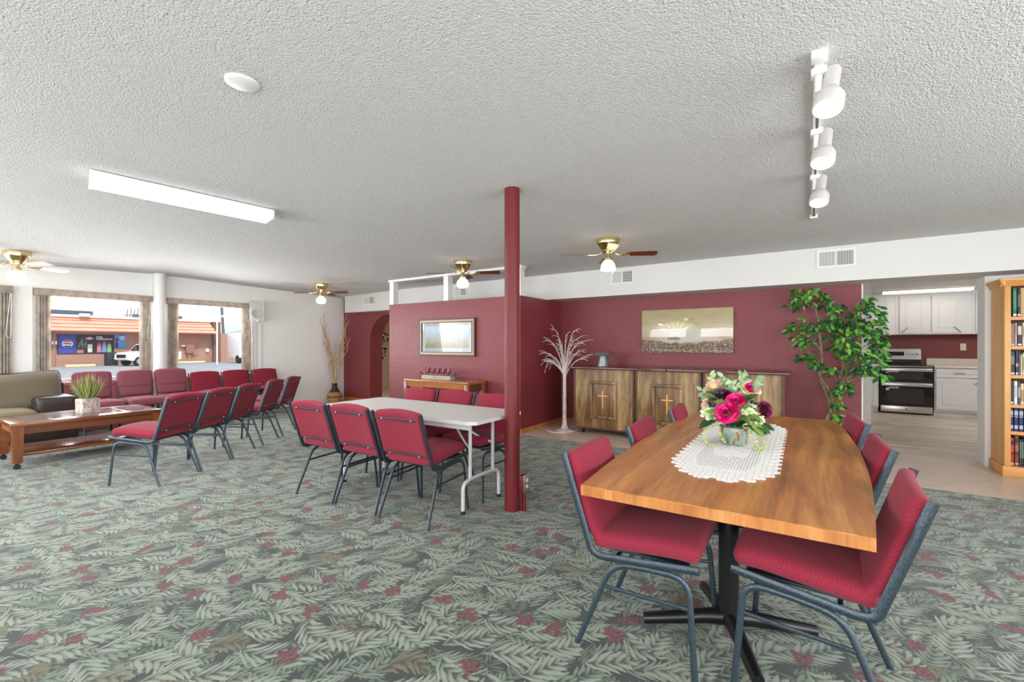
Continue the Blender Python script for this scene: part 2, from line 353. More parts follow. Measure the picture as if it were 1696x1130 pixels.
        for j in range(b):
            for k in range(g):
                s.bm.faces.new((V(0, j, k), V(0, j, k + 1), V(0, j + 1, k + 1), V(0, j + 1, k))); s.bm.faces.new((V(a, j, k), V(a, j + 1, k), V(a, j + 1, k + 1), V(a, j, k + 1)))
        return s
    def leaf(s, p, d, up, L, Wd, fold=.25, bend=.2):
        d = Vector(d).normalized(); side = d.cross(Vector(up)); side = side.normalized() if side.length > 1e-4 else Vector((1, 0, 0)); nn = side.cross(d)
        p = Vector(p); rows = []
        for a, ww in ((0, .06), (.3, .9), (.62, .8), (1, .0)):
            cpt = p + d * (L * a) - nn * (bend * L * a * a); e = side * (Wd * .5 * ww); u = nn * (fold * Wd * .5 * ww)
            rows.append((s.bm.verts.new(cpt + e + u), s.bm.verts.new(cpt), s.bm.verts.new(cpt - e + u)) if a < 1 else (s.bm.verts.new(cpt),))
        for a, b in zip(rows, rows[1:]):
            if len(b) == 3:
                s.bm.faces.new((a[0], a[1], b[1], b[0])); s.bm.faces.new((a[1], a[2], b[2], b[1]))
            else: s.bm.faces.new((a[0], a[1], b[0])); s.bm.faces.new((a[1], a[2], b[0]))
        return s
    def build(s, name, m, parent=None, loc=None, smooth=True, ang=38):
        me = bpy.data.meshes.new(name)
        bmesh.ops.recalc_face_normals(s.bm, faces=s.bm.faces[:]) if len(s.bm.faces) < 20000 else None
        if smooth:
            for f in s.bm.faces: f.smooth = True
            th = math.radians(ang)
            for e in s.bm.edges:
                if len(e.link_faces) == 2 and e.calc_face_angle(0) > th: e.smooth = False
        s.bm.to_mesh(me); s.bm.free(); me.materials.append(m)
        ob = bpy.data.objects.new(name, me); C.objects.link(ob)
        if parent: ob.parent = parent
        if loc: ob.location = loc
        return ob
def fillet(pts, r, seg=5):
    pts = [Vector(p) for p in pts]; out = [pts[0]]
    for a, b, c in zip(pts, pts[1:], pts[2:]):
        d1 = (a - b); d2 = (c - b); k = min(r, d1.length * .48, d2.length * .48)
        p, q = b + d1.normalized() * k, b + d2.normalized() * k
        for i in range(seg + 1):
            u = i / seg; out.append(p * (1 - u) ** 2 + b * 2 * u * (1 - u) + q * u * u)
    return out + [pts[-1]]
def smooth_path(pts, n=5):
    P = [Vector(p) for p in pts]; P = [P[0] * 2 - P[1]] + P + [P[-1] * 2 - P[-2]]; out = []
    for i in range(1, len(P) - 2):
        for k in range(n):
            u = k / n; a, b, c, d = P[i - 1:i + 3]
            out.append(.5 * ((2 * b) + (c - a) * u + (2 * a - 5 * b + 4 * c - d) * u * u + (3 * b - a - 3 * c + d) * u ** 3))
    return out + [P[-2]]
def tag(o, label, cat, group=None, kind=None):
    o['label'] = label; o['category'] = cat
    if group: o['group'] = group
    if kind: o['kind'] = kind
    return o
def thing(name, label, cat, loc=(0, 0, 0), rz=0, group=None):
    o = bpy.data.objects.new(name, None); C.objects.link(o); o.empty_display_size = .1; o.location = loc; o.rotation_euler = (0, 0, rz)
    return tag(o, label, cat, group)
def struct(name, mb, m, label=None, parent=None, **kw):
    o = mb.build(name, m, parent, **kw)
    if not parent: o['kind'] = 'structure'
    if label: o['label'] = label
    return o
def dup(root, loc, rz, label, group=None):
    r = root.copy(); C.objects.link(r); r.location = loc; r.rotation_euler = (0, 0, rz); r['label'] = label
    if group: r['group'] = group
    for ch in list(root.children):
        c = ch.copy(); C.objects.link(c); c.parent = r
        for g in ch.children:
            d = g.copy(); C.objects.link(d); d.parent = c
    return r
# ------------------------------------------------------------------ the room shell
def zc(x, y):
    z = 2.60 - .026 * y
    s = max(0, min(1, (-x - 6.6) / 2.48)); s = s * s * (3 - 2 * s)
    return z - s * (.04 + .14 * max(0, min(1.3, (2.9 - y) / 2.1)))
XL, YB = -9.08, 6.72
mb = MB(); g = []
xs = [XL - .1 + i * (12.9 / 44) for i in range(45)]; ys = [-2.8 + i * (9.6 / 32) for i in range(33)]
for x in xs: g.append([mb.bm.verts.new((x, y, zc(x, y))) for y in ys])
for i in range(44):
    for j in range(32): mb.bm.faces.new((g[i][j], g[i][j + 1], g[i + 1][j + 1], g[i + 1][j]))
struct('ceiling', mb, W['ceiling'], 'white popcorn textured ceiling')
struct('floor', MB().box(XL - .1, 3.7, -2.8, 5.39, -.15, 0), W['carpet'], 'green leaf patterned carpet with red berries')
struct('floor_tile', MB().box(XL - .1, 3.7, 5.39, 6.86, -.15, -.001), W['tile'], 'tan tile strip along the back wall')
struct('floor_kitchen', MB().box(.2, 3.7, 6.86, 11.75, -.15, -.002), W['laminate'], 'pale wood plank kitchen floor')
struct('floor_hall', MB().box(-10.6, -5.0, 6.86, 9.3, -.15, -.002), W['tile'], 'tan floor beyond the archway')
# left wall with three windows
WINS = [(1.55, 2.78), (3.06, 4.40), (-2.2, 1.20)]
Z0, Z1 = .74, 2.06
def wall_with_openings(x0, x1, y0, y1, z0, z1, ops):
    mb = MB(); ys = sorted(ops); cur = y0
    for a, b in ys:
        mb.box(x0, x1, cur, a, z0, z1); mb.box(x0, x1, a, b, z0, Z0); mb.box(x0, x1, a, b, Z1, z1); cur = b
    return mb.box(x0, x1, cur, y1, z0, z1)
struct('wall_left', wall_with_openings(XL - .16, XL, -2.8, 6.86, 0, 2.7, WINS), W['wall_white'], 'long white window wall')
struct('trim_1', MB().box(XL, XL + .018, -2.6, 4.50, 0, .715).box(XL, XL + .05, -2.6, 4.46, .70, .74), W['pink'], 'pink panel and sill below the windows')
struct('baseboard_left', MB().box(XL, XL + .02, 4.6, 6.52, 0, .09), W['trim_white'])
for i, (a, b) in enumerate(WINS):
    mb = MB()
    for (p, q, r, s_) in ((a, a + .045, Z0 + .05, Z1 - .05), (b - .045, b, Z0 + .05, Z1 - .05), (a, b, Z0, Z0 + .05), (a, b, Z1 - .05, Z1)): mb.box(XL - .13, XL - .05, p, q, r, s_)
    if b - a > 2: mb.box(XL - .13, XL - .05, (a + b) / 2 - .025, (a + b) / 2 + .025, Z0, Z1)
    fr = struct('window_%d' % (i + 1), mb, W['trim_white'], ('window looking out on the store front', 'window looking out on the brick side wall', 'window at the far left edge')[i])
    MB().box(XL - .095, XL - .089, a + .04, b - .04, Z0 + .04, Z1 - .04).build('pane', W['glass'], fr)
# boxed pipe between the windows
mb = MB(); mb.cyl((XL + .09, 2.91, 0), (XL + .09, 2.91, 2.5), .085, n=24)
struct('trim_2', mb, W['trim_white'], 'round white pipe column between two windows')
struct('trim_3', MB().box(XL, XL + .03, 4.42, 4.50, .74, 2.1).box(XL, XL + .03, 1.26, 1.46, .74, 2.12), W['trim_white'])
# front and right walls (behind the camera), front openings added to let light in at the fill lamps
mb = MB()
for x0, x1 in ((XL - .1, -7.95), (-3.25, -1.75), (2.95, 3.7)): mb.box(x0, x1, -2.8, -2.66, 0, 2.75)
for x0, x1 in ((-7.95, -3.25), (-1.75, 2.95)): mb.box(x0, x1, -2.8, -2.66, 0, .55).box(x0, x1, -2.8, -2.66, 2.35, 2.75)
struct('wall_front', mb, W['wall_white'])
struct('wall_right', MB().box(3.6, 3.75, -2.8, 11.75, 0, 2.75), W['wall_white'])
# back wall and the soffit above it
mb = MB().box(-6.24, .587, YB, YB + .22, 0, 2.03)
struct('wall_back', mb, W['burgundy'], 'burgundy back wall')
struct('wall_back_upper', MB().box(-6.24, 3.6, YB, YB + .22, 2.03, 2.6), W['white_paint'])
struct('wall_kitchen_pier', MB().box(1.623, 3.6, YB, YB + .24, 0, 2.03), W['trim_white'], 'white wall end right of the kitchen opening')
struct('trim_4', MB().box(.587, .60, YB, YB + .22, 0, 2.03), W['trim_white'], 'white end of the burgundy wall')
struct('trim_soffit', MB().box(-8.74, 3.6, 6.3, YB, 2.03, 2.47), W['white_paint'], 'long white soffit over the back wall')
# arch wall
A0 = (-8.13, -6.87); arc = []
for i in range(21):
    a = math.pi * i / 20; arc.append((-7.5 - .63 * math.cos(a), 1.42 + .55 * math.sin(a)))
poly = [(XL, 0), (A0[0], 0)] + arc + [(A0[1], 0), (-6.2, 0), (-6.2, 2.5), (XL, 2.5)]
struct('wall_arch', MB().prism(poly, 6.52, 6.86, 1, True), W['burgundy'], 'burgundy wall with a round archway', ang=25)
struct('baseboard_arch', MB().box(XL, A0[0], 6.50, 6.52, 0, .07), W['base_oak'])
struct('wall_hall', MB().box(-10.6, -5.0, 9.2, 9.35, 0, 2.6).box(-5.1, -5.0, 6.9, 9.3, 0, 2.6).box(-10.6, -10.5, 6.8, 9.3, 0, 2.6).box(-10.6, XL - .1, 6.86, 6.96, 0, 2.6), mat('hall_paint', (214, 196, 172), .6), 'cream wall beyond the archway')
struct('ceiling_hall', MB().box(-10.6, -5.0, 6.86, 9.35, 2.45, 2.5), W['white_paint'])
# partition box with its return
mb = MB().box(-6.24, -3.44, 5.43, 5.55, 0, 2.02).box(-3.56, -3.44, 5.55, YB, 0, 2.02).box(-6.24, -6.12, 5.55, YB, 0, 2.02)
struct('wall_partition', mb, W['burgundy'], 'burgundy partition wall standing forward of the back wall')
struct('baseboard_back', MB().box(-3.44, .587, YB - .015, YB, 0, .065), W['base_oak'])
struct('baseboard_partition', MB().box(-3.44, -3.425, 5.43, YB, 0, .065), W['base_oak'])
mb = MB()
for x in (-6.24, -4.94, -3.54): mb.box(x, x + .10, 5.435, 5.545, 2.02, 2.45)
struct('trim_posts', mb, W['trim_white'], 'white posts between the partition and the ceiling')
struct('trim_beam', MB().box(-6.26, -3.42, 5.42, 5.56, 2.425, 2.475), W['trim_white'])
# kitchen shell
struct('wall_kitchen_back', MB().box(.2, 3.6, 11.6, 11.75, 0, 2.6), mat('kitchen_wall_red', (124, 52, 48), .5), 'dark red kitchen back wall')
struct('wall_kitchen_left', MB().box(.2, .3, 6.94, 11.6, 0, 2.6), W['white_paint'])
struct('wall_kitchen_end', MB().box(.3, .925, 9.2, 9.32, 0, 2.31), W['trim_white'], 'white wall end just inside the kitchen')
struct('ceiling_kitchen', MB().box(.2, 3.7, 6.94, 11.7, 2.31, 2.36), W['white_paint'])
# support post
mb = MB(); pc = (-1.911, 2.896)
mb.cyl((*pc, -.02), (*pc, 2.53), .06, n=32); mb.cyl((*pc, 1.585), (*pc, 1.60), .0612, n=32)
struct('column', mb, W['post_red'], 'round dark red steel support post')
t_ = thing('outlet_box', 'dark red electrical outlet box on a conduit beside the post', 'outlet', (-1.83, 2.925, 0))
MB().box(-.028, .03, -.03, .04, .16, .28, .004).build('box', W['post_red'], t_)
MB().cyl((-.012, 0, 0), (-.012, 0, .17), .012).cyl((.016, 0, 0), (.016, 0, .17), .012).build('conduit', W['post_red'], t_)
pl = MB().box(.03, .036, -.036, .046, .15, .29, .002).build('cover_plate', W['steel'], t_)
mb = MB(); [mb.cyl((.035, .005, z), (.039, .005, z), .016) for z in (.195, .245)]; mb.build('socket', W['ivory'], pl)
PI = math.pi
# ------------------------------------------------------------------ stacking chairs (face +x; origin between the feet)
def make_chair():
    t = thing('stacking_chair', 'x', 'chair', group='crimson stacking chairs')
    def seat_f(p):
        x, y, z = p
        z += .10 * (x + .02) - .012 * max(0, x - .12) / .1 - (.010 * (abs(y) / .21) ** 3 if z > 0 else 0) + (.012 * (1 - (y / .22) ** 2) if z > 0 else 0)
        return (x, y, z)
    MB().pad((.026, 0, .478), (.220, .222, .038), .034, (10, 9, 4), seat_f).build('seat', W['chair_fabric'], t, ang=60)
    dx, dz = -.128, .40; L = math.hypot(dx, dz); ux, uz = dx / L, dz / L; nx, nz = uz, -ux
    def back_f(p):
        h, y, d = p           # h along the back, d thickness
        d += .012 * math.cos(y / .22 * 1.3) - .014 * (y / .22) ** 2
        h += (.012 * (1 - (y / .21) ** 2) if h > 0 else 0)
        b = -.03 * max(0, -h - .12) / .06
        return (h * ux + (d - b) * nx, y, h * uz + (d - b) * nz)
    MB().pad((-.232, 0, .628), (.202, .217, .026), .022, (10, 9, 3), back_f).build('backrest', W['chair_fabric'], t, ang=60)
    for s in (-1, 1):
        y = .232 * s
        rail = fillet([(.246, y, .446), (-.14, y, .402), (-.185, y, .412), (-.318, y, .815)], .06)
        MB().tube(rail, .008, .016, (0, 1, 0), 10).build('side_rail', W['chair_frame'], t)
        a, b = .215 * s, .238 * s
        mid = (.05, a, .392)
        MB().tube(fillet([(.235, b, 0), (.205, a, .40), mid], .075), .008, .0125, (0, 1, 0), 10).build('leg', W['chair_frame'], t)
        MB().tube(fillet([(-.25, b, 0), (-.10, a, .375), mid], .075), .008, .0125, (0, 1, 0), 10).build('leg', W['chair_frame'], t)
        MB().tube([(.214, .221 * s, .285), (-.137, .221 * s, .275)], .006, .009, (0, 1, 0), 8).build('stretcher', W['chair_frame'], t)
    mb = MB()
    for x, z in ((.16, .425), (-.09, .398)): mb.tube([(x, -.23, z), (x, .23, z)], .009, .007, (1, 0, 0), 8)
    mb.box(-.13, .2, -.2, .2, .428, .440).build('seat_frame', W['chair_frame'], t)
    for h in (.155, -.125):
        pts = [(-.232 + h * ux - (.033 - .010 * (y / .232) ** 2) * nx, y, .628 + h * uz - (.033 - .010 * (y / .232) ** 2) * nz) for y in [-.232 + .058 * i for i in range(9)]]
        bar = MB().tube(pts, .008, .004, (ux, 0, uz), 8).build('back_bar', W['chair_frame'], t)
        for y in (-.14, .14): MB().sphere((-.232 + h * ux - .036 * nx, y, .628 + h * uz - .036 * nz), .006, 6).build('screw', W['chrome'], bar)
    return t
proto = make_chair(); used = [False]
def chair(x, y, deg, label, group):
    if not used[0]:
        used[0] = True; proto.location = (x, y, 0); proto.rotation_euler = (0, 0, RX(deg)); proto['label'] = label; proto['group'] = group; return proto
    return dup(proto, (x, y, 0), RX(deg), label, group)
g = 'crimson chairs around the oak conference table'
chair(-.572, 2.0, 0, 'crimson chair at the near left corner of the oak table, whole seat showing', g)
chair(.03, 2.085, 176.5, 'crimson chair at the near right corner of the oak table, nearest the camera', g)
chair(-.56, 2.80, 2, 'crimson chair left of the oak table, the middle one of that side', g)
chair(-.52, 3.60, 4, 'crimson chair left of the oak table, farthest one toward the brown cabinets', g)
chair(.03, 2.87, 181, 'crimson chair right of the oak table, the middle one of that side', g)
chair(-.0, 3.64, 184, 'crimson chair right of the oak table, farthest one toward the ficus', g)
g = 'crimson chairs at the folding table'
chair(-2.44, 2.475, 94, 'crimson chair seen from behind at the folding table, nearest to the red post', g)
chair(-2.965, 2.465, 92, 'crimson chair seen from behind at the folding table, middle of three', g)
chair(-3.46, 2.43, 93, 'crimson chair seen from behind at the folding table, left end of three', g)
chair(-2.425, 3.115, -90, 'crimson chair on the far side of the folding table, half behind the red post', g)
chair(-2.985, 3.18, -90, 'crimson chair on the far side of the folding table, middle of three', g)
chair(-3.45, 3.14, -91, 'crimson chair on the far side of the folding table, nearest the twig vase', g)
g = 'row of crimson chairs facing the windows'
ROW = [((-4.907, 1.60), (-5.133, 1.98), 'nearest the camera'), ((-5.133, 2.014), (-5.407, 2.416), 'second from the camera'),
       ((-5.42, 2.44), (-5.72, 2.835), 'middle one of the five'), ((-5.779, 2.954), (-6.111, 3.35), 'fourth from the camera'), ((-6.145, 3.425), (-6.45, 3.79), 'farthest one, by the white wall')]
for a, b, l in ROW:
    d = Vector((b[0] - a[0], b[1] - a[1])).normalized(); f = Vector((-d.y, d.x)); c = (Vector(a) + Vector(b)) / 2 + f * .25
    chair(c.x, c.y, math.degrees(math.atan2(f.y, f.x)), 'crimson chair in the row facing the windows, ' + l, g)
g = 'crimson chairs against the window wall'
chair(-8.50, 3.49, 0, 'crimson chair against the window wall, next to the mauve seats', g)
chair(-8.53, 4.01, 0, 'crimson chair against the window wall, middle of three', g)
chair(-8.52, 4.53, 0, 'crimson chair against the window wall, below the wall speaker', g)
# ------------------------------------------------------------------ mauve padded chairs
def make_mauve():
    t = thing('padded_chair', 'x', 'chair', group='mauve padded chairs under the window')
    def sf(p):
        x, y, z = p
        return (x, y, z + .05 * x + (.02 * (1 - (y / .26) ** 2) if z > 0 else 0) - max(0, x - .15) * .25)
    MB().pad((.03, 0, .44), (.26, .236, .05), .045, (8, 9, 4), sf).build('seat', W['mauve_fabric'], t, ang=60)
    def bf(h0):
        def f(p):
            h, y, d = p; k = 1 if h0 else 0
            yy = y * (1 - .10 * max(0, -h) / .2) if k else y * (.90 + .03 * h / .1)
            return (-.24 * h + d - .03 * (y / .25) ** 2 + .015, yy, h + .24 * d + (.02 * (1 - (y / .25) ** 2) if h > 0 and k else 0))
        return f
    MB().pad((-.30, 0, .755), (.13, .222, .055), .045, (7, 9, 4), bf(True)).build('backrest', W['mauve_fabric'], t, ang=60)
    MB().pad((-.255, 0, .58), (.075, .222, .04), .035, (5, 9, 4), bf(False)).build('lumbar_pad', W['mauve_fabric'], t, ang=60)
    for s in (-1, 1):
        y = .2 * s
        MB().tube(fillet([(.23, y, 0), (.2, y, .385), (-.05, y, .385)], .06), .012).build('leg', W['chair_frame'], t)
        MB().tube(fillet([(-.26, y, 0), (-.2, y, .385), (-.05, y, .385)], .06), .012).build('leg', W['chair_frame'], t)
        MB().tube([(-.2, y, .36), (-.34, y, .82)], .01).build('back_frame', W['chair_frame'], t)
    return t
mv = make_mauve(); mv.location = (-8.50, 2.03, 0); mv['label'] = 'mauve padded chair under the window, beside the brown sofa, behind the grass planter'
dup(mv, (-8.50, 2.53, 0), 0, 'mauve padded chair under the window, middle of three'); dup(mv, (-8.50, 3.0, 0), 0, 'mauve padded chair under the window, next to the crimson chairs')
for o in (mv,): pass
# ------------------------------------------------------------------ conference table
t = thing('conference_table', 'boat shaped oak laminate conference table on black pedestals', 'table', (-.27, 2.82, 0))
L_, R_ = [(-.47, -1.2), (-.50, -.8), (-.516, -.4), (-.522, 0), (-.514, .4), (-.49, .8), (-.44, 1.17)], [(.465, 1.2), (.50, .8), (.516, .3), (.518, 0), (.508, -.4), (.482, -.8), (.447, -1.18)]
poly = [p[:2] for p in smooth_path([(x, y, 0) for x, y in L_], 4)] + [p[:2] for p in smooth_path([(x, y, 0) for x, y in R_], 4)]
poly = [tuple(p) for p in poly]
top = MB().prism(poly[::-1], .737, .741).build('table_top', W['oak_top'], t, ang=30)
MB().prism(poly[::-1], .70, .737).build('edge_band', W['oak_edge'], t, ang=30)
for yy in (-.62, .62):
    base = MB().cyl((-.01, yy, .05), (-.01, yy, .70), .042, n=24).box(-.25, .23, yy - .03, yy + .03, .68, .70).build('pedestal', W['black_metal'], t)
    for a in (204, 295, 28, 118):
        c_, s_ = math.cos(RX(a)), math.sin(RX(a)); LL = .37 if a in (204, 28) else .33
        MB().tube([(-.01, yy, .075), (-.01 + c_ * .1, yy + s_ * .1, .068), (-.01 + c_ * LL, yy + s_ * LL, .03)], [.038, .032, .024], n=10).build('foot', W['black_metal'], base)
# lace runner
def runner():
    t = NT('white_crochet_lace'); o = t.obj(); q = t.sep(o)
    ax, ay = t.ma('ABSOLUTE', q[0]), t.ma('ABSOLUTE', q[1])
    r = t.ma('MAXIMUM', t.ma('DIVIDE', ax, .135), t.ma('DIVIDE', ay, .62))
    diag = t.ma('ADD', t.ma('DIVIDE', ax, .24), t.ma('DIVIDE', ay, 1.05)); r = t.ma('MAXIMUM', r, diag)
    band = t.ma('MULTIPLY', t.step(r, .62, .66), t.ma('SUBTRACT', 1.0, t.step(r, .98, 1.02)))
    fl = t.step(t.noise(o, 13, 1.5, .5), .36, .42)
    net = t.ma('MULTIPLY', t.step(t.ma('SINE', t.ma('MULTIPLY', q[0], 520.0)), .0, .5), t.step(t.ma('SINE', t.ma('MULTIPLY', q[1], 300.0)), -.5, .0))
    hole = t.ma('MULTIPLY', net, t.ma('MAXIMUM', band, t.ma('MULTIPLY', t.ma('SUBTRACT', 1.0, t.step(r, .62, .66)), t.ma('SUBTRACT', 1.0, fl))))
    dots = t.voro(o, 46, 'F1', .3, '2D').outputs['Distance']
    outer = t.ma('MULTIPLY', t.step(r, 1.05, 1.1), t.ma('SUBTRACT', 1.0, t.step(dots, .10, .2)))
    hole = t.ma('MAXIMUM', hole, t.ma('MULTIPLY', outer, .5))
    t.bump(t.noise(o, 150, 2), .4, .004)
    m = t.set(col=lin((244, 242, 240)), rough=.85, alpha=t.ma('SUBTRACT', 1.0, hole)); return m
pts = []; W2, L2, ch = .2, .8, .09
side = [(-W2, -L2 + ch * 2.2), (-W2, L2 - ch * 2.2), (-W2 + ch, L2 - .02), (0, L2 + .01), (W2 - ch, L2 - .02), (W2, L2 - ch * 2.2), (W2, -L2 + ch * 2.2), (W2 - ch, -L2 + .02), (0, -L2 - .01), (-W2 + ch, -L2 + .02)]
per = []
for a, b in zip(side, side[1:] + side[:1]):
    a, b = Vector(a), Vector(b); n = max(1, round((b - a).length / .078)); nn = Vector((-(b - a).y, (b - a).x)).normalized()
    for i in range(n):
        for k, off in ((.0, -.016), (.14, -.016), (.2, .016), (.36, .014), (.42, .028), (.66, .028), (.72, .014), (.9, .016)):
            p = a + (b - a) * ((i + k) / n) + nn * off; per.append((p.x, p.y))
rn = MB().prism(per, 0, .003, 2, True).build('table_runner', runner(), None, (-.31, 2.80, .7415), smooth=False)
tag(rn, 'white crocheted lace runner with scalloped edge on the oak table', 'table runner')
# ------------------------------------------------------------------ flower arrangement
FX, FY, FZ = -.322, 2.735, .7447
t = thing('flower_arrangement', 'artificial pink rose arrangement in a patina metal pot on the lace runner', 'flowers', (FX, FY, FZ))
mb = MB(); prof = [(0, 0), (.058, 0), (.068, .012), (.073, .09), (.074, .10), (.070, .10), (.066, .09), (0, .085)]
def sq(p, n=28):
    return p
rings = []
for r, z in prof:
    if r < 1e-5: rings.append([mb.bm.verts.new((0, 0, z))]); continue
    ring = []
    for k in range(32):
        a = 2 * PI * k / 32; e = (abs(math.cos(a)) ** 4 + abs(math.sin(a)) ** 4) ** -.25; ring.append(mb.bm.verts.new((r * e * math.cos(a), r * e * math.sin(a), z)))
    rings.append(ring)
for a, b in zip(rings, rings[1:]):
    for k in range(32):
        k2 = (k + 1) % 32
        if len(a) == 1: mb.bm.faces.new((a[0], b[k2], b[k]))
        elif len(b) == 1: mb.bm.faces.new((a[k], a[k2], b[0]))
        else: mb.bm.faces.new((a[k], a[k2], b[k2], b[k]))
mb.build('pot', W['patina'], t)
def rose(c, d, R, m_in, m_out, label=None):
    d = Vector(d).normalized(); q = d.to_track_quat('Z', 'Y').to_matrix()
    def petals(mb, rows):
        for n, r0, tilt, L, wd, ph in rows:
            for k in range(n):
                a = 2 * PI * k / n + ph + rnd.uniform(-.15, .15); NU, NV = 4, 5; g = []
                for i in range(NU + 1):
                    u = i / NU; row = []
                    for j in range(NV + 1):
                        v = (j / NV - .5) * 2
                        ww = wd * (math.sin(min(1, u * 1.15 + .15) * PI * .62)) ** .8
                        ang = a + v * ww; rad = r0 + u * L * math.sin(tilt) + (.12 * L * u * u * (1 if u > .6 else 0)) + .05 * R * v * v
                        z = u * L * math.cos(tilt) - .18 * L * max(0, u - .7) - .10 * L * abs(v) * u
                        row.append(mb.bm.verts.new(Vector(c) + q @ Vector((rad * math.cos(ang), rad * math.sin(ang), z - .3 * R))))
                    g.append(row)
                for i in range(NU):
                    for j in range(NV): mb.bm.faces.new((g[i][j], g[i][j + 1], g[i + 1][j + 1], g[i + 1][j]))
    mb = MB(); petals(mb, [(6, .40 * R, .95, .90 * R, .66, 0), (6, .36 * R, .55, 1.05 * R, .66, .5)])
    ro = mb.build('rose', m_out, t, ang=80)
    if label: ro['label'] = label
    mb = MB(); petals(mb, [(6, .30 * R, .30, 1.12 * R, .66, .2), (5, .22 * R, .16, 1.16 * R, .75, .9), (4, .13 * R, .06, 1.18 * R, .9, .4), (3, .05 * R, .0, 1.16 * R, 1.1, .4)])
    mb.build('petals', m_in, ro, ang=80)
def rel(x, z, dy=0): return Vector((x - FX, dy, z - FZ))
rose(rel(-.300, .992, -.10), (.05, -.75, .6), .043, W['rose_pink'], W['rose_pink'], 'upper bright pink rose')
rose(rel(-.342, .935, -.12), (-.1, -.85, .35), .050, W['rose_pink'], W['rose_pink'], 'lower bright pink rose')
rose(rel(-.238, 1.052, -.02), (.3, -.5, .8), .043, W['rose_pink'], W['rose_cream'], 'cream edged pink rose')
rose(rel(-.420, 1.065, -.02), (-.3, -.3, .9), .04, W['rose_cream'], W['rose_cream'], 'cream and blush rose')
rose(rel(-.458, .955, -.02), (-.9, -.4, .3), .034, W['rose_cream'], W['rose_cream'], 'blush rose at the left')
rose(rel(-.370, 1.012, -.05), (-.2, -.7, .6), .038, W['plum'], W['plum'], 'plum flower')
rose(rel(-.176, .950, -.04), (.85, -.5, .2), .042, W['plum'], W['plum'], 'plum flower at the right')
for (x, z, r) in ((-.436, .915, .04), (-.238, .95, .036), (-.210, .905, .038)):
    mb = MB(); c0 = rel(x, z, -.08)
    for k in range(46):
        d = Vector((rnd.gauss(0, 1), rnd.gauss(0, 1) - .5, rnd.gauss(0, 1))).normalized()
        for q in range(3): mb.leaf(c0 + d * r * .75, d + Vector((rnd.uniform(-.9, .9), rnd.uniform(-.9, .9), rnd.uniform(-.9, .9))), d, r * .55, r * .5, .1, .1)
    mb.build('hydrangea', W['hydrangea'], t, ang=80)
for (x, z) in ((-.382, 1.03), (-.418, .975), (-.212, .977)):
    mb = MB(); [mb.sphere(rel(x + rnd.uniform(-.022, .022), z + rnd.uniform(-.028, .028), -.07 + rnd.uniform(-.02, .02)), .0085, 6) for k in range(11)]
    mb.build('berry_cluster', W['berry'], t)
mb = MB()
for (x, z, dx, dz, L) in ((-.28, .91, .8, .1, .08), (-.245, .885, .8, -.45, .09), (-.22, .89, .9, -.4, .09), (-.20, .88, 1, -.3, .08), (-.40, .885, -.8, -.25, .085), (-.43, .88, -.9, -.2, .07), (-.34, .99, -.7, .4, .08), (-.30, .96, .6, .3, .09), (-.39, 1.0, -.5, .6, .08), (-.26, 1.0, .5, .5, .08), (-.36, .93, -.9, .2, .09), (-.25, .93, .9, -.1, .08)):
    for k in range(3): mb.leaf(rel(x, z, -.05 - .03 * k), (dx + rnd.uniform(-.3, .3), -.5 + rnd.uniform(-.5, .5), dz + rnd.uniform(-.3, .3)), (0, -.5, 1), L, L * .6, .2, .35)
for k in range(26):
    a = rnd.uniform(0, 2 * PI); mb.leaf((.03 * math.cos(a), .03 * math.sin(a), .10), (math.cos(a), math.sin(a), rnd.uniform(.5, 1.4)), (0, 0, 1), .085, .045, .2, .3)
mb.build('leaves', W['rose_leaf'], t, ang=80)
mb = MB()
for (x, z) in ((-.441, 1.12), (-.492, 1.03), (-.378, 1.118), (-.282, 1.14), (-.262, 1.122), (-.204, 1.13), (-.301, 1.06), (-.341, 1.075), (-.33, 1.10)):
    e = rel(x, z, rnd.uniform(-.05, .05)); mb.tube(smooth_path([(0, 0, .1), e * .55 + Vector((0, 0, .05)), e], 4), .0022, n=5)
    for k in range(9):
        p = e * (1 - .035 * k) ; mb.leaf(p, ((e.x + rnd.uniform(-.2, .2)) * 3, rnd.uniform(-.6, .3), .3 + rnd.uniform(-.5, .5)), (0, -1, .3), .042, .024, .15, .2)
mb.build('eucalyptus_stems', W['sage_leaf'], t, ang=80)
mb = MB()
for pth in ([(-.39, .86, -.07), (-.45, .83, -.1), (-.452, .77, -.11), (-.43, .752, -.12), (-.385, .750, -.13)], [(-.38, .85, -.08), (-.375, .80, -.085), (-.355, .77, -.09)], [(-.27, .86, -.06), (-.23, .84, -.08), (-.24, .80, -.09)], [(-.24, .86, -.05), (-.18, .82, -.08), (-.165, .77, -.09), (-.19, .752, -.10), (-.215, .765, -.09)], [(-.24, .86, -.04), (-.20, .83, -.08), (-.205, .78, -.1), (-.185, .755, -.09)], [(-.42, .86, -.04), (-.46, .84, -.06), (-.462, .81, -.06)]):
    ps = smooth_path([rel(a, b, c) for a, b, c in pth], 8); mb.tube(ps, .0016, n=5)
    for p in ps:
        for q in range(2): mb.leaf(p, (rnd.uniform(-1, 1), rnd.uniform(-1, .4), rnd.uniform(-.6, .6)), (0, -1, .2), .011, .006, .1, .1)
mb.build('trailing_vine', W['vine'], t, ang=80)
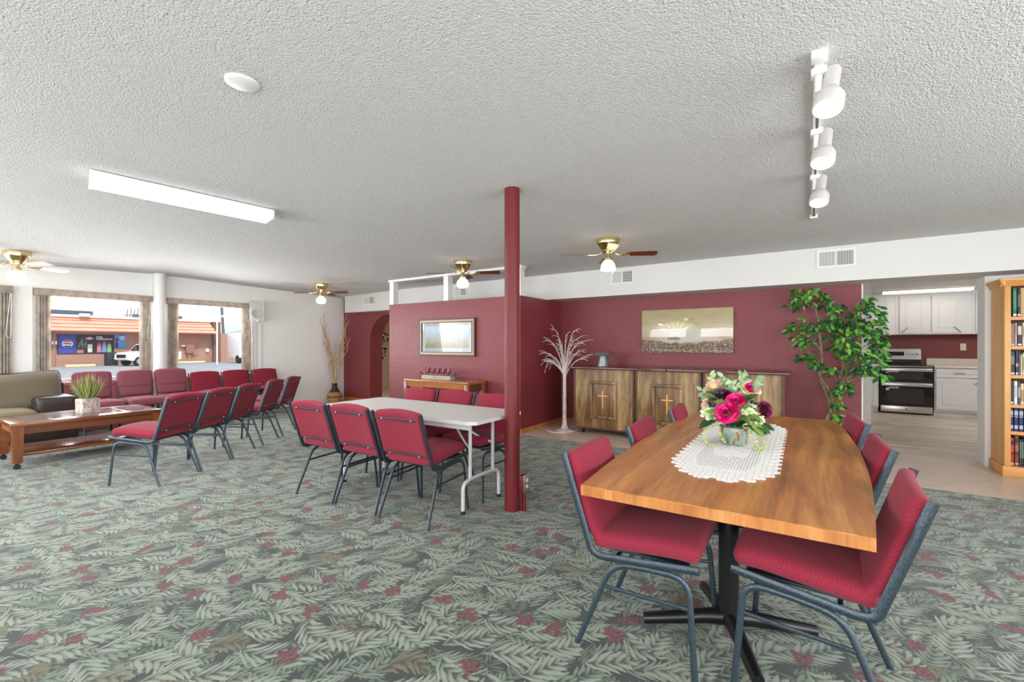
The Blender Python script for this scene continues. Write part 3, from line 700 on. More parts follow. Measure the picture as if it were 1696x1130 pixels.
# ------------------------------------------------------------------ folding table
t = thing('folding_table', 'long grey white plastic folding table beside the red post', 'table', (-2.9, 2.85, 0))
pl = [(-.9, -.30), (-.85, -.35), (.86, -.35), (.91, -.30), (.91, .30), (.86, .35), (-.85, .35), (-.9, .30)]
MB().prism(pl, .708, .735).build('table_top', W['plastic_top'], t)
MB().box(-.84, .85, -.31, -.295, .665, .708).box(-.84, .85, .295, .31, .665, .708).build('apron', W['grey_metal'], t)
for s in (-1, 1):
    x = .725 * s
    mb = MB().tube(fillet([(x, -.238, .02), (x, -.235, .23), (x, -.13, .25), (x, .13, .25), (x, .235, .23), (x, .238, .02)], .06), .0145, n=12)
    for y in (-.15, .15): mb.cyl((x, y, .25), (x, y, .70), .0145, n=12)
    leg = mb.build('leg', W['grey_metal'], t)
    MB().cyl((x, -.238, 0), (x, -.238, .025), .018).cyl((x, .238, 0), (x, .238, .025), .018).build('rubber_foot', W['black'], leg)
    MB().tube(fillet([(x, -.15, .48), (x - .1 * s, -.1, .52), (x - .34 * s, 0, .69)], .05), .009).tube(fillet([(x, .15, .48), (x - .1 * s, .1, .52), (x - .34 * s, 0, .69)], .05), .009).build('brace', W['grey_metal'], leg)
# ------------------------------------------------------------------ coffee table, planter, sofa
t = thing('coffee_table', 'long warm brown wooden coffee table with slate inlays on casters', 'table', (-7.185, 1.575, 0))
MB().box(-.41, .41, -.64, .64, .445, .485, .006).build('table_top', W['cherry_y'], t)
mb = MB()
for a, b in ((-.52, -.34), (.34, .52)): mb.box(-.28, .28, a, b, .484, .4875)
mb.box(-.28, .28, -.31, .31, .484, .4875).build('inlay', W['glass_top'], t)
for x in (-.36, .36): MB().box(x - .012, x + .012, -.58, .58, .36, .445).build('apron', W['cherry_y'], t)
for y in (-.59, .59): MB().box(-.36, .36, y - .012, y + .012, .36, .445).build('apron', W['cherry_x'], t)
MB().box(-.34, .34, -.57, .57, .125, .155, .004).build('shelf', W['cherry_y'], t)
for x in (-.36, .36):
    for y in (-.585, .585):
        mb = MB(); a, b = .045, .036
        lo = [mb.bm.verts.new((x + sx * b, y + sy * b, .065)) for sx, sy in ((-1, -1), (1, -1), (1, 1), (-1, 1))]; hi = [mb.bm.verts.new((x + sx * a, y + sy * a, .445)) for sx, sy in ((-1, -1), (1, -1), (1, 1), (-1, 1))]
        mb.bm.faces.new(lo[::-1]); mb.bm.faces.new(hi); [mb.bm.faces.new((lo[i], lo[(i + 1) % 4], hi[(i + 1) % 4], hi[i])) for i in range(4)]
        lg = mb.build('leg', W['cherry_z'], t)
        MB().cyl((x - .012, y, .028), (x + .012, y, .028), .028).cyl((x, y, .045), (x, y, .068), .014).build('caster', W['black'], lg)
t = thing('grass_planter', 'square whitewashed pot of artificial grass on the coffee table', 'plant', (-7.12, 1.60, .4875), .2)
MB().box(-.085, .085, -.085, .085, 0, .17, .01).build('pot', W['stone_pot'], t)
mb = MB()
for k in range(330):
    a = rnd.uniform(0, 2 * PI); r = rnd.uniform(0, .07); lean = rnd.uniform(.05, 1.1) ** 1.2
    mb.leaf((r * math.cos(a), r * math.sin(a), .165), (math.cos(a) * lean, math.sin(a) * lean, 1), (math.cos(a), math.sin(a), .2), rnd.uniform(.14, .31), .009, .2, .28)
mb.build('grass', W['grass'], t, ang=80)
t = thing('sofa', 'dark leather sofa with olive corduroy cushions under the left windows', 'sofa', (-8.63, .77, 0))
MB().box(-.36, .36, -1.0, 1.0, .03, .30, .03).build('base', W['leather'], t)
MB().pad((-.02, .8, .45), (.33, .2, .155), .05, (8, 6, 6)).build('arm', W['leather'], t); MB().pad((-.02, -.8, .45), (.33, .2, .155), .05, (8, 6, 6)).build('arm', W['leather'], t)
MB().pad((-.31, 0, .5), (.06, .98, .28), .05, (4, 14, 8)).build('back_frame', W['leather'], t)
for y in (-.31, .31):
    MB().pad((.03, y, .37), (.36, .31, .085), .06, (10, 10, 5), lambda p: (p[0], p[1], p[2] + (.03 * (1 - (p[1] / .31) ** 2) * (1 - (p[0] / .38) ** 2) if p[2] > 0 else 0))).build('seat_cushion', W['seat_olive'], t, ang=60)
def bc(p):
    x, y, z = p; b = max(0, 1 - (y / .52) ** 4) * max(0, 1 - (z / .28) ** 4)
    return (x * (.45 + .75 * b) - .28 * z, y, z + .02 * math.sin(y * 6) + .02 * (y / .5) ** 2 * (1 if z > 0 else -.4))
for y in (-.43, .46):
    cu = MB().pad((-.14, y, .665), (.13, .46, .245), .09, (6, 14, 12), bc).build('back_cushion', W['olive'], t, ang=70)
    pts = [Vector(bc((.06, a, b))) + Vector((-.14, y, .665)) for a, b in ((-.455, .1), (-.44, .215), (-.38, .243), (0, .246), (.38, .243), (.44, .215), (.455, .1), (.455, -.15))]
    MB().tube(smooth_path(pts, 5), .007, n=6).build('piping', W['leather'], cu)
for x in (-.3, .3):
    for y in (-.92, .92): MB().box(x - .03, x + .03, y - .03, y + .03, 0, .04).build('foot', W['black'], t)
# ------------------------------------------------------------------ ceiling things
def fan(x, y, label, rz, m_blade, shade, spare=0):
    z = zc(x, y); t = thing('ceiling_fan', label, 'ceiling fan', (x, y, z), rz, 'brass ceiling fans')
    MB().lathe([(0, .01), (.128, .01), (.132, -.012), (.126, -.05), (.118, -.055), (.112, -.06), (.085, -.105), (.06, -.125), (.066, -.135), (.05, -.15), (0, -.152)], n=32).build('motor_housing', W['brass'], t)
    MB().lathe([(.028, -.14), (.03, -.19), (.044, -.20), (.046, -.235), (.03, -.25), (0, -.25)], n=20).build('light_fitter', W['brass'], t)
    for k in range(4):
        a = k * PI / 2; M = Matrix.Rotation(a, 4, 'Z') @ Matrix.Translation((0, 0, -.165)) @ Matrix.Rotation(RX(-13), 4, 'X')
        mb = MB(); pl = []
        for i in range(9): u = i / 8; pl.append((.20 + .30 * u, -.045 - .014 * u))
        pl += [(.525, -.05), (.535, -.02), (.535, .02), (.525, .05)]
        for i in range(9): u = 1 - i / 8; pl.append((.20 + .30 * u, .045 + .014 * u))
        mb.prism(pl, -.003, .003); mb.bm.transform(M)
        b = mb.build('blade', m_blade, t)
        mb = MB().tube(smooth_path([(.07, 0, .015), (.12, 0, -.006), (.19, -.022, -.008), (.235, -.028, -.006)], 4), .006, n=6).tube(smooth_path([(.07, 0, .015), (.12, 0, -.006), (.19, .022, -.008), (.235, .028, -.006)], 4), .006, n=6)
        mb.bm.transform(M); mb.build('blade_iron', W['brass'], b)
    if shade == 'bell': pr = [(.03, -.235), (.05, -.245), (.072, -.28), (.08, -.32), (.084, -.345), (.08, -.345), (.07, -.30), (.05, -.25)]
    else: pr = [(.034, -.235), (.042, -.25), (.07, -.275), (.084, -.31), (.08, -.345), (.055, -.372), (0, -.382)]
    gl = MB().lathe(pr, n=24).build('glass_shade', W['globe'], t)
    if shade == 'bell': MB().sphere((0, 0, -.30), .03, 10, 1.3).build('bulb', W['bulb'], gl)
    MB().tube([(.05, .03, -.24), (.052, .032, -.37)], .0012, n=5).sphere((.052, .032, -.375), .008, 6).build('pull_chain', W['brass'], t)
    return t
a0 = RX(33.43)
fan(-8.20, 1.19, 'brass ceiling fan with cream blades at the far left edge of the ceiling', a0 + RX(-12), W['cream_blade'], 'globe')
fan(-7.64, 4.99, 'brass ceiling fan with a round globe farthest away, by the white wall', a0 + RX(-6), W['walnut'], 'globe')
fan(-4.0, 4.80, 'brass ceiling fan in front of the burgundy partition, just left of the red post', a0 + RX(-6), W['walnut'], 'globe')
fan(-1.82, 4.71, 'brass ceiling fan with a bell shade in front of the soffit, right of the post', a0 + RX(-6), W['walnut'], 'bell')
# fluorescent wraparound light
fx, fy = -4.29, 1.60; z = zc(fx, fy)
t = thing('fluorescent_light', 'four foot fluorescent wraparound light on the ceiling, lit', 'ceiling light', (fx, fy, z - .006), RX(-9))
mb = MB().box(-.12, .12, -.61, .61, -.022, 0); mb.build('housing', W['trim_white'], t)
mb = MB(); mb.prism([(-.115, -.022), (-.125, -.05), (-.105, -.082), (-.04, -.09), (0, -.08), (.04, -.09), (.105, -.082), (.125, -.05), (.115, -.022)], -.595, .595, 1); mb.build('lens', W['tube'], t)
for s in (-1, 1): MB().prism([(-.12, 0), (-.13, -.05), (-.108, -.088), (.108, -.088), (.13, -.05), (.12, 0)], s * .603 - .01, s * .603 + .01, 1).build('end_cap', W['trim_white'], t)
t.rotation_euler = (-.026, 0, RX(-11.7))
area('fluorescent_glow', (fx, fy, z - .11), (.2, 1.15), (0, 0, RX(-11.7)), 30, (1, 1, 1))
o = MB().lathe([(0, -.012), (.06, -.012), (.074, -.006), (.076, .01), (0, .01)], n=32).build('ceiling_cover', W['trim_white'], None, (-2.27, 1.065, zc(-2.27, 1.065)))
tag(o, 'plain round white cover plate on the ceiling', 'cover plate')
o = MB().cyl((0, 0, .01), (0, 0, -.01), .012).tube(smooth_path([(0, 0, -.005), (0, 0, -.02), (.012, 0, -.03), (.018, 0, -.02)], 3), .003, n=6).build('ceiling_hook', W['trim_white'], None, (1.35, 4.05, zc(1.35, 4.05)))
tag(o, 'small white hook in the ceiling above the bookcase side', 'hook')
# track light
z = zc(.07, 3.6)
t = thing('track_light', 'white ceiling track light with three step cylinder spotlights', 'track light', (.07, 3.575, z)); t.rotation_euler = (-.026, 0, RX(-.5))
MB().box(-.018, .018, -1.28, 1.28, -.02, .01).build('track', W['trim_white'], t)
MB().box(-.006, .006, -1.22, 1.22, -.0215, -.019).build('slot', W['vent_dark'], t)
for y in (-1.29, 1.27): MB().box(-.03, .03, y - .03, y + .03, -.03, .01, .006).build('end_cap', W['trim_white'], t)
for hy, az, hx in ((-1.195, -28, .03), (-.57, -22, .025), (.17, -14, .02)):
    hd = MB().box(-.03, .03, hy - .03, hy + .03, -.05, -.018, .006).cyl((0, hy, -.05), (0, hy, -.12), .015).build('spotlight', W['trim_white'], t)
    D = Matrix.Translation((hx + .012, hy - .03, -.118)) @ Matrix.Rotation(RX(-19), 4, 'X') @ Matrix.Rotation(RX(6), 4, 'Y')
    mb = MB().lathe([(0, .085), (.028, .085), (.03, .08), (.03, -.02), (.034, -.03), (.05, -.055), (.057, -.07), (.057, -.125), (.054, -.128), (.05, -.12), (.046, -.10), (0, -.10)], n=28); mb.bm.transform(D); mb.build('lamp_head', W['lamp_enamel'], hd)
    mb = MB().lathe([(0, -.112), (.046, -.108), (.046, -.1), (0, -.1)], n=24); mb.bm.transform(D); mb.build('bulb', W['spot_bulb'], hd)
# vents in the soffit
def vent(xc, zc_, wd, ht, label, horiz):
    t = thing('air_vent', label, 'vent', (xc, 6.3, zc_), 0, 'white vents in the soffit')
    mb = MB(); f = .025
    for a, b, c, d in ((-wd, -wd + f, -ht + f, ht - f), (wd - f, wd, -ht + f, ht - f), (-wd, wd, -ht, -ht + f), (-wd, wd, ht - f, ht), (-.008, .008, -ht + f, ht - f)): mb.box(a, b, -.012, 0, c, d)
    mb.build('frame', W['vent'], t); MB().box(-wd + f, wd - f, -.003, -.001, -ht + f, ht - f).build('backing', W['vent_dark'], t)
    mb = MB(); n = 11
    for k in range(n):
        x = -wd + f + (wd - f - .008) * (k + .5) / n; mb.box(x - .004, x + .004, -.010, -.003, -ht + f, ht - f)
    mb.build('louvers', W['vent'], t)
    mb = MB(); n = 7 if horiz else 11
    for k in range(n):
        if horiz: q = -ht + f + (2 * ht - 2 * f) * (k + .5) / n; mb.box(.008, wd - f, -.010, -.003, q - .004, q + .004)
        else: x = .008 + (wd - f - .008) * (k + .5) / n; mb.box(x - .003, x + .003, -.010, -.003, -ht + f, ht - f)
    mb.build('louvers', W['vent'], t)
vent(.318, 2.296, .185, .105, 'white vent in the soffit above the ficus, largest in view', False)
vent(-2.215, 2.295, .175, .105, 'white vent in the soffit under the bell shaded fan', True)
vent(-5.30, 2.29, .165, .10, 'white vent seen through the opening above the partition', True)
vent(-7.88, 2.265, .185, .10, 'white vent in the soffit above the archway', True)
# ------------------------------------------------------------------ partition: console table, candles, framed print
t = thing('console_table', 'honey brown wooden console table against the burgundy partition', 'table', (-4.69, 5.165, 0))
cw, cd = .66, .215
MB().box(-cw, cw, -cd, cd, .715, .75, .005).build('table_top', W['cherry_x'], t)
MB().box(-cw + .09, cw - .09, -cd + .06, cd - .06, .7495, .752).build('inlay', W['glass_top'], t)
for y in (-cd + .02, cd - .02): MB().box(-cw + .05, cw - .05, y - .01, y + .01, .64, .715).build('apron', W['cherry_x'], t)
for x in (-cw + .03, cw - .03): MB().box(x - .01, x + .01, -cd + .05, cd - .05, .64, .715).build('apron', W['cherry_y'], t)
for x in (-cw + .035, cw - .035):
    for y in (-cd + .035, cd - .035): MB().box(x - .033, x + .033, y - .033, y + .033, 0, .715, .004).build('leg', W['cherry_z'], t)
t = thing('candle_holder', 'long wooden candle holder with five glass cups on the console table', 'candle holder', (-4.78, 5.13, .752))
MB().box(-.30, .30, -.055, .055, 0, .065, .006).build('base', mat('weathered_white_wood', (200, 190, 172), .7, vary=((150, 132, 110), 20, (1, 6, 6))), t)
for s in (-1, 1): MB().tube(fillet([(s * .30, -.03, .06), (s * .36, -.03, .075), (s * .36, 0, .12), (s * .36, .03, .075), (s * .30, .03, .06)], .03), .005, n=6).build('handle', W['black_metal'], t)
for i in range(5):
    x = -.22 + .11 * i
    st = MB().cyl((x, 0, .06), (x, 0, .105), .005, n=8).lathe([(0, .10), (.036, .10), (.038, .112), (.034, .112), (0, .106)], (x, 0, 0), 16).build('candle_cup', W['black_metal'], t)
    MB().lathe([(.034, .112), (.036, .185), (.035, .185), (.033, .112)], (x, 0, 0), 16).build('glass_cup', W['cup_glass'], st)
    o = MB().cyl((0, 0, 0), (0, 0, .05), .024, n=16).cyl((0, 0, .05), (0, 0, .06), .002, n=6).build('candle', W['candle'], None, (-4.78 + x, 5.13, .7595 + .106))
    tag(o, 'pink pillar candle in the wooden holder, ' + ('leftmost', 'second from the left', 'middle one', 'second from the right', 'rightmost')[i] + ' of five', 'candle', 'pink candles in the wooden holder')
t = thing('framed_print', 'gold and brown framed print in a pale mat on the partition', 'picture', (-4.86, 5.428, 1.42))
pw, ph = .605, .305
def frame_ring(mb, x, zz, wdt, y0, y1):
    for a, b, c, d in ((-x, x, zz - wdt, zz), (-x, x, -zz, -zz + wdt), (-x, -x + wdt, -zz + wdt, zz - wdt), (x - wdt, x, -zz + wdt, zz - wdt)): mb.box(a, b, y0, y1, c, d)
    return mb
fr = frame_ring(MB(), pw, ph, .022, -.035, 0).build('frame', mat('dark_frame', (64, 44, 34), .4), t); fr['label'] = 'dark outer frame'
frame_ring(MB(), pw - .02, ph - .02, .035, -.03, -.004).build('gold_band', mat('gold_frame', (166, 142, 114), .4, .3), t)
frame_ring(MB(), pw - .053, ph - .053, .012, -.034, -.004).build('inner_band', mat('dark_inner', (70, 48, 36), .4), t)
MB().box(-pw + .06, pw - .06, -.012, -.006, -ph + .06, ph - .06).build('mat_board', mat('pale_mat', (186, 190, 190), .6), t)
t_ = NT('watercolour_print'); o = t_.obj(); q = t_.sep(o)
sk = t_.ramp(t_.ma('ADD', t_.ma('MULTIPLY', q[2], 2.2), t_.ma('ADD', .35, t_.ma('MULTIPLY', t_.noise(o, 9, 4, .6), .35))), [(.2, (150, 150, 120)), (.42, (190, 186, 160)), (.5, (176, 196, 208)), (.8, (206, 218, 226))])
MB().box(-pw + .13, pw - .13, -.014, -.011, -ph + .13, ph - .12).build('print', t_.set(col=sk, rough=.5), t)
MB().box(-pw + .06, pw - .06, -.0175, -.0155, -ph + .06, ph - .06).build('glazing', glass('picture_glass'), t)
# ------------------------------------------------------------------ vase with willow twigs
t = thing('floor_vase', 'brown basket weave floor vase with a dark neck in the corner', 'vase', (-8.80, 6.08, 0))
MB().lathe([(0, 0), (.10, 0), (.115, .01), (.145, .07), (.16, .13), (.15, .19), (.115, .235)], n=32).build('body', W['basket'], t)
MB().lathe([(.116, .233), (.10, .26), (.07, .31), (.055, .35), (.055, .39), (.065, .43), (.057, .43), (.048, .39), (0, .36)], n=32).build('neck', W['vase_dark'], t)
t = thing('willow_twigs', 'tall pale curly willow twigs standing in the basket weave vase', 'dried twigs', (-8.80, 6.08, .36), RX(33))
for (ex, ez, n) in ((-.30, 1.65, 2), (-.29, 1.45, 3), (-.23, 1.30, 3), (-.12, 1.05, 2), (.02, 1.05, 2), (.26, 1.62, 3), (.30, 1.5, 3), (.34, 1.1, 2), (.2, 1.3, 2), (-.18, 1.0, 2)):
    for k in range(n):
        pts = []; ph_ = rnd.uniform(0, 6); am = rnd.uniform(.01, .028); sy = rnd.uniform(-.06, .06)
        for i in range(15):
            u = i / 14; pts.append((ex * u ** 1.25 * rnd.uniform(.98, 1.02) + (rnd.uniform(-.03, .03) + am * math.sin(ph_ + 13 * u)) * min(1, u * 3), sy * u + am * math.cos(ph_ + 11 * u) * min(1, u * 3), ez * u * (1 - .06 * k)))
        MB().tube(smooth_path(pts, 2), [.011 - .007 * i / 28 for i in range(29)], n=5).build('twig', W['willow'], t)
# ------------------------------------------------------------------ rolling cabinets under the painting
def cabinet(x0, x1, label, dark):
    xc = (x0 + x1) / 2; h = (x1 - x0) / 2 - .004; t = thing('rolling_cabinet', label, 'cabinet', (xc, 5.99, 0), 0, 'brown wooden cabinets under the painting')
    MB().box(-h, h, 0, .56, .075, .945, .004).build('body', W['distressed'], t)
    mb = MB(); mb.box(-h, -h + .022, -.012, 0, .097, .94); mb.box(h - .022, h, -.012, 0, .097, .94); mb.box(-h, h, -.012, 0, .075, .095)
    mb.build('edge_trim', mat('dark_edge_trim', (84, 58, 40), .5), t)
    a, z0, z1 = .20, .235, .775
    mb = MB()
    for (p, q, r, s_) in ((-a, a, z1 - .045, z1), (-a, a, z0, z0 + .045), (-a, -a + .045, z0 + .046, z1 - .046), (a - .045, a, z0 + .046, z1 - .046)): mb.box(p, q, -.03, 0, r, s_, .012, 2)
    dr = mb.build('raised_panel', W['distressed'], t)
    mb = MB().box(-.0095, .0095, -.02, 0, .385, .64, .002); mb.box(-.075, .075, -.021, 0, .555, .574, .002); mb.build('wooden_cross', W['pine'], dr)
    for x in (-h + .12, h - .12):
        for y in (.06, .5): MB().cyl((x - .014, y, .032), (x + .014, y, .032), .032).box(x - .02, x + .02, y - .03, y + .02, .058, .078).build('caster', W['black'], t)
cabinet(-2.85, -1.935, 'brown distressed cabinet beside the white twig tree, full cross showing', 0)
cabinet(-1.925, -1.07, 'brown distressed cabinet in the middle of three, cross partly behind a chair', 0)
cabinet(-1.06, -.175, 'brown distressed cabinet behind the flowers, nearest the ficus', 0)
o = MB().box(-2.90, -1.50, 5.93, 6.58, .945, .975, .004).build('cabinet_top', W['dark_top']); tag(o, 'dark red brown top board with the metal cake stand on it', 'worktop', 'dark tops of the brown cabinets')
o = MB().box(-1.485, -.12, 5.93, 6.58, .945, .975, .004).build('cabinet_top', W['dark_top']); tag(o, 'dark red brown top board on the right cabinets, behind the flowers', 'worktop', 'dark tops of the brown cabinets')
mb = MB(); mb.lathe([(0, .975), (.085, .975), (.088, .98), (.062, 1.13), (.05, 1.14), (0, 1.14)], n=28)
t = thing('cake_stand', 'galvanised metal cake stand with a crimped rim on the cabinet', 'cake stand', (-2.50, 6.25, 0))
mb.build('pedestal', W['galv'], t)
mb = MB(); n = 72; ring = []
pr = [(0, 1.142), (.125, 1.142), (.14, 1.175), (.148, 1.178), (.144, 1.17), (.13, 1.138), (0, 1.136)]
mb.lathe(pr, n=n)
for v in mb.bm.verts:
    r = math.hypot(v.co.x, v.co.y)
    if r > .127: a = math.atan2(v.co.y, v.co.x); k = 1 + .03 * math.cos(a * 18); v.co.x *= k; v.co.y *= k
mb.build('plate', W['galv'], t)
# seaside painting
t_ = NT('seaside_painting'); o = t_.obj(); q = t_.sep(o); X, Z = q[0], q[2]
streak = t_.noise(t_.mapping(o, sc=(1.5, 1, 14)), 3, 4, .6)
sky = t_.mix(streak, lin((150, 138, 104)), lin((196, 182, 142)))
ang_ = t_.ma('ARCTAN2', t_.ma('SUBTRACT', X, -.12), t_.ma('ADD', Z, .04)); rays = t_.step(t_.ma('SINE', t_.ma('MULTIPLY', ang_, 14.0)), -.4, .8)
dist = t_.ma('SQRT', t_.ma('ADD', t_.ma('POWER', t_.ma('SUBTRACT', X, -.12), 2.0), t_.ma('POWER', t_.ma('MULTIPLY', t_.ma('ADD', Z, .02), 1.9), 2.0)))
sun = t_.ma('MULTIPLY', t_.ma('SUBTRACT', 1.0, t_.step(dist, .20, .36)), t_.ma('ADD', .55, t_.ma('MULTIPLY', rays, .4)))
sky = t_.mix(sun, sky, lin((232, 220, 176)))
sea = t_.mix(t_.step(t_.ma('ABSOLUTE', t_.ma('SUBTRACT', X, .02)), .1, .55), t_.mix(streak, lin((168, 168, 154)), lin((206, 204, 190))), t_.mix(streak, lin((152, 122, 88)), lin((196, 172, 136))))
pc_ = t_.mix(t_.step(Z, .015, .022), sea, sky)
shore = t_.ma('ADD', Z, t_.ma('ADD', t_.ma('MULTIPLY', t_.ma('POWER', t_.ma('SUBTRACT', X, -.02), 2.0), -.14), t_.ma('MULTIPLY', t_.noise(o, 9, 3, .6), .09)))
pv = t_.voro(o, 46); peb = t_.ramp(t_.sep(pv.outputs['Color'])[0], [(.1, (84, 66, 54)), (.35, (150, 126, 100)), (.7, (184, 160, 130)), (.95, (226, 216, 200))])
peb = t_.mix(t_.step(pv.outputs['Distance'], .1, .6), peb, lin((110, 88, 70)))
beach = t_.ma('SUBTRACT', 1.0, t_.step(shore, -.14, -.11))
pc_ = t_.mix(beach, pc_, peb)
t_.bump(t_.ma('ADD', t_.ma('MULTIPLY', pv.outputs['Distance'], t_.ma('MULTIPLY', beach, .8)), t_.ma('MULTIPLY', streak, .25)), .6, .01)
t = thing('seaside_painting', 'wide glossy painting of a shore at sunset on the burgundy wall', 'painting', (-1.417, 6.70, 1.498))
cv = MB().box(-.625, .625, -.025, .018, -.317, .317, .003).build('canvas', t_.set(col=pc_, rough=.3, coat=1.0, coatr=.04), t)
bo = MB(); bo.prism([(-.12, 0), (.04, -.005), (.05, .03), (.02, .025), (0, .04), (-.03, .03), (-.13, .028)], -.034, -.024, 1); b_ = bo.build('painted_boat', mat('boat_paint', (134, 108, 100), .4), t, (-.12, 0, -.125))
# white twig tree
t = thing('white_twig_tree', 'leafless white twig tree on a small base left of the cabinets', 'twig tree', (-3.01, 6.0, 0))
tr = MB().lathe([(0, 0), (.13, 0), (.125, .012), (.06, .035), (.036, .09), (.03, .2), (.027, .8), (.03, .86), (0, .9)], n=12).build('trunk', W['bark_white'], t)
for k, (ex, ez) in enumerate([(-3.25, 1.51), (-3.32, 1.34), (-3.23, 1.28), (-3.38, 1.15), (-3.32, 1.11), (-3.35, .98), (-3.34, .94), (-3.29, .91), (-3.29, .87), (-2.79, 1.49), (-2.94, 1.41), (-2.75, 1.35), (-2.62, 1.30), (-2.71, 1.18), (-2.58, 1.07), (-2.80, 1.14), (-2.85, 1.34), (-2.94, 1.0), (-3.15, 1.2), (-3.08, 1.33), (-3.2, 1.02), (-2.9, 1.15)]):
    dx = ex + 3.01; dy = rnd.uniform(-.28, .22) * (.4 + abs(dx)); zb = .74 + rnd.uniform(0, .1); up = ez - zb
    pk = max(ez, zb + .2) + .02
    pts = [(0, 0, zb), (dx * .16, dy * .15, zb + (pk - zb) * .45), (dx * .5, dy * .5, zb + (pk - zb) * .9), (dx * .8, dy * .8, pk - .0), (dx, dy, ez)]
    ps = smooth_path(pts, 5); MB().tube(ps, [.009 - .006 * i / (len(ps) - 1) for i in range(len(ps))], n=6).build('branch', W['bark_white'], t)
    for q in (.45, .62, .78):
        p = ps[int(q * (len(ps) - 1))]; e = p + Vector((dx * .35 + rnd.uniform(-.07, .07), rnd.uniform(-.1, .1), rnd.uniform(.0, .09))); e.x = max(e.x, -.36)
        MB().tube(smooth_path([p, (p + e) / 2 + Vector((0, 0, .02)), e], 3), [.005 - .003 * i / 6 for i in range(7)], n=5).build('twig', W['bark_white'], t)
o = MB().tube(smooth_path([(-3.25, 5.86, .005), (-3.1, 5.78, .005), (-2.95, 5.80, .005), (-2.88, 5.93, .005), (-2.86, 6.1, .01), (-2.9, 6.2, .005), (-3.0, 6.25, .005)], 6), .005, n=6).build('power_cord', W['trim_white']); tag(o, 'white power cord curled on the floor around the white twig tree', 'cord')
# ------------------------------------------------------------------ ficus
t = thing('ficus_tree', 'tall artificial ficus with two bent trunks beside the kitchen opening', 'plant', (.25, 6.42, 0))
MB().lathe([(0, 0), (.12, 0), (.15, .26), (.16, .27), (.16, .29), (.14, .29), (0, .25)], n=28).build('pot', W['terracotta'], t)
def rx(p, dy=0): return (p[0] - .25, dy, p[1])
T1 = [(.24, .22), (.24, .41), (.27, .57), (.22, .76), (.17, .91), (.18, 1.07), (.18, 1.23), (.17, 1.39), (.16, 1.55), (.13, 1.71), (.10, 1.84)]
T2 = [(.26, .22), (.26, .44), (.29, .64), (.34, .81), (.38, 1.0), (.40, 1.11), (.48, 1.39), (.54, 1.62), (.58, 1.75)]
T3 = [(.22, .22), (.225, .4), (.29, .60), (.245, .78), (.155, .95), (.19, 1.10), (.185, 1.2)]
for T, r0, dy in ((T1, .027, 0), (T2, .024, .03), (T3, .018, -.025)):
    ps = smooth_path([rx(p, dy) for p in T], 5); MB().tube(ps, [r0 * (1 - .75 * i / (len(ps) - 1)) for i in range(len(ps))], n=8).build('trunk', W['bark'], t)
CL = [(-.03, 1.91, .11), (.09, 1.93, .06), (-.07, 1.80, .10), (.02, 1.84, .10), (.18, 1.81, .09), (.23, 1.89, .05), (.29, 1.73, .09), (.37, 1.73, .05), (.01, 1.53, .11), (-.12, 1.49, .06), (.09, 1.50, .08), (-.02, 1.36, .09), (.05, 1.34, .08), (.02, 1.17, .09), (.09, 1.14, .06), (.14, 1.06, .06), (.22, 1.59, .09), (.27, 1.50, .09), (.33, 1.57, .11), (.32, 1.40, .09), (.40, 1.50, .12), (.48, 1.54, .12), (.54, 1.63, .11), (.57, 1.72, .09), (.60, 1.79, .07), (.68, 1.68, .07), (.67, 1.56, .10), (.62, 1.48, .11), (.70, 1.46, .07), (.54, 1.42, .12), (.43, 1.34, .12), (.34, 1.25, .09), (.44, 1.20, .11), (.53, 1.17, .11), (.60, 1.26, .11), (.69, 1.32, .07), (.74, 1.35, .05), (.71, 1.21, .07), (.69, 1.12, .09), (.64, 1.02, .09), (.71, .95, .07), (.58, 1.02, .08), (.50, 1.02, .08), (.43, 1.0, .06), (.27, 1.0, .06), (.40, .85, .07), (.33, .75, .05), (.42, .77, .05), (.35, .61, .05), (.35, .38, .05), (.32, .47, .04)]
mb = MB(); tw = MB()
for (x, z, r) in CL:
    T = T1 if (x < .24 and z > .9) else T2
    y0 = rnd.uniform(-.16, .10)
    b = min((p for p in T if p[1] < z - .04 or p == T[1]), key=lambda p: abs(p[0] - x) + abs(z - .15 - p[1]))
    tw.tube(smooth_path([rx(b), ((b[0] + x) / 2 - .25, y0 * .4, (b[1] + z) / 2 + .04), (x - .25, y0, z)], 4), [.006 - .004 * i / 8 for i in range(9)], n=5)
    for k in range(int(7 + r * 150)):
        d = Vector((rnd.gauss(0, 1), rnd.gauss(0, .9), rnd.gauss(0, 1))); d = d.normalized() * r * rnd.random() ** .45
        p = Vector((x - .25, y0, z)) + d; p.y = min(p.y, .22)
        dirn = Vector((d.x / r + (x - .25) * 1.2 + rnd.uniform(-.5, .5), rnd.uniform(-1, .3), -.35 + rnd.uniform(-.6, .5)))
        L = rnd.uniform(.055, .085); mb.leaf(p, dirn, (rnd.uniform(-.4, .4), -.8, .7), L, L * .52, .18, .3)
tw.build('branches', W['bark'], t); mb.build('foliage', W['ficus_leaf'], t, ang=80)
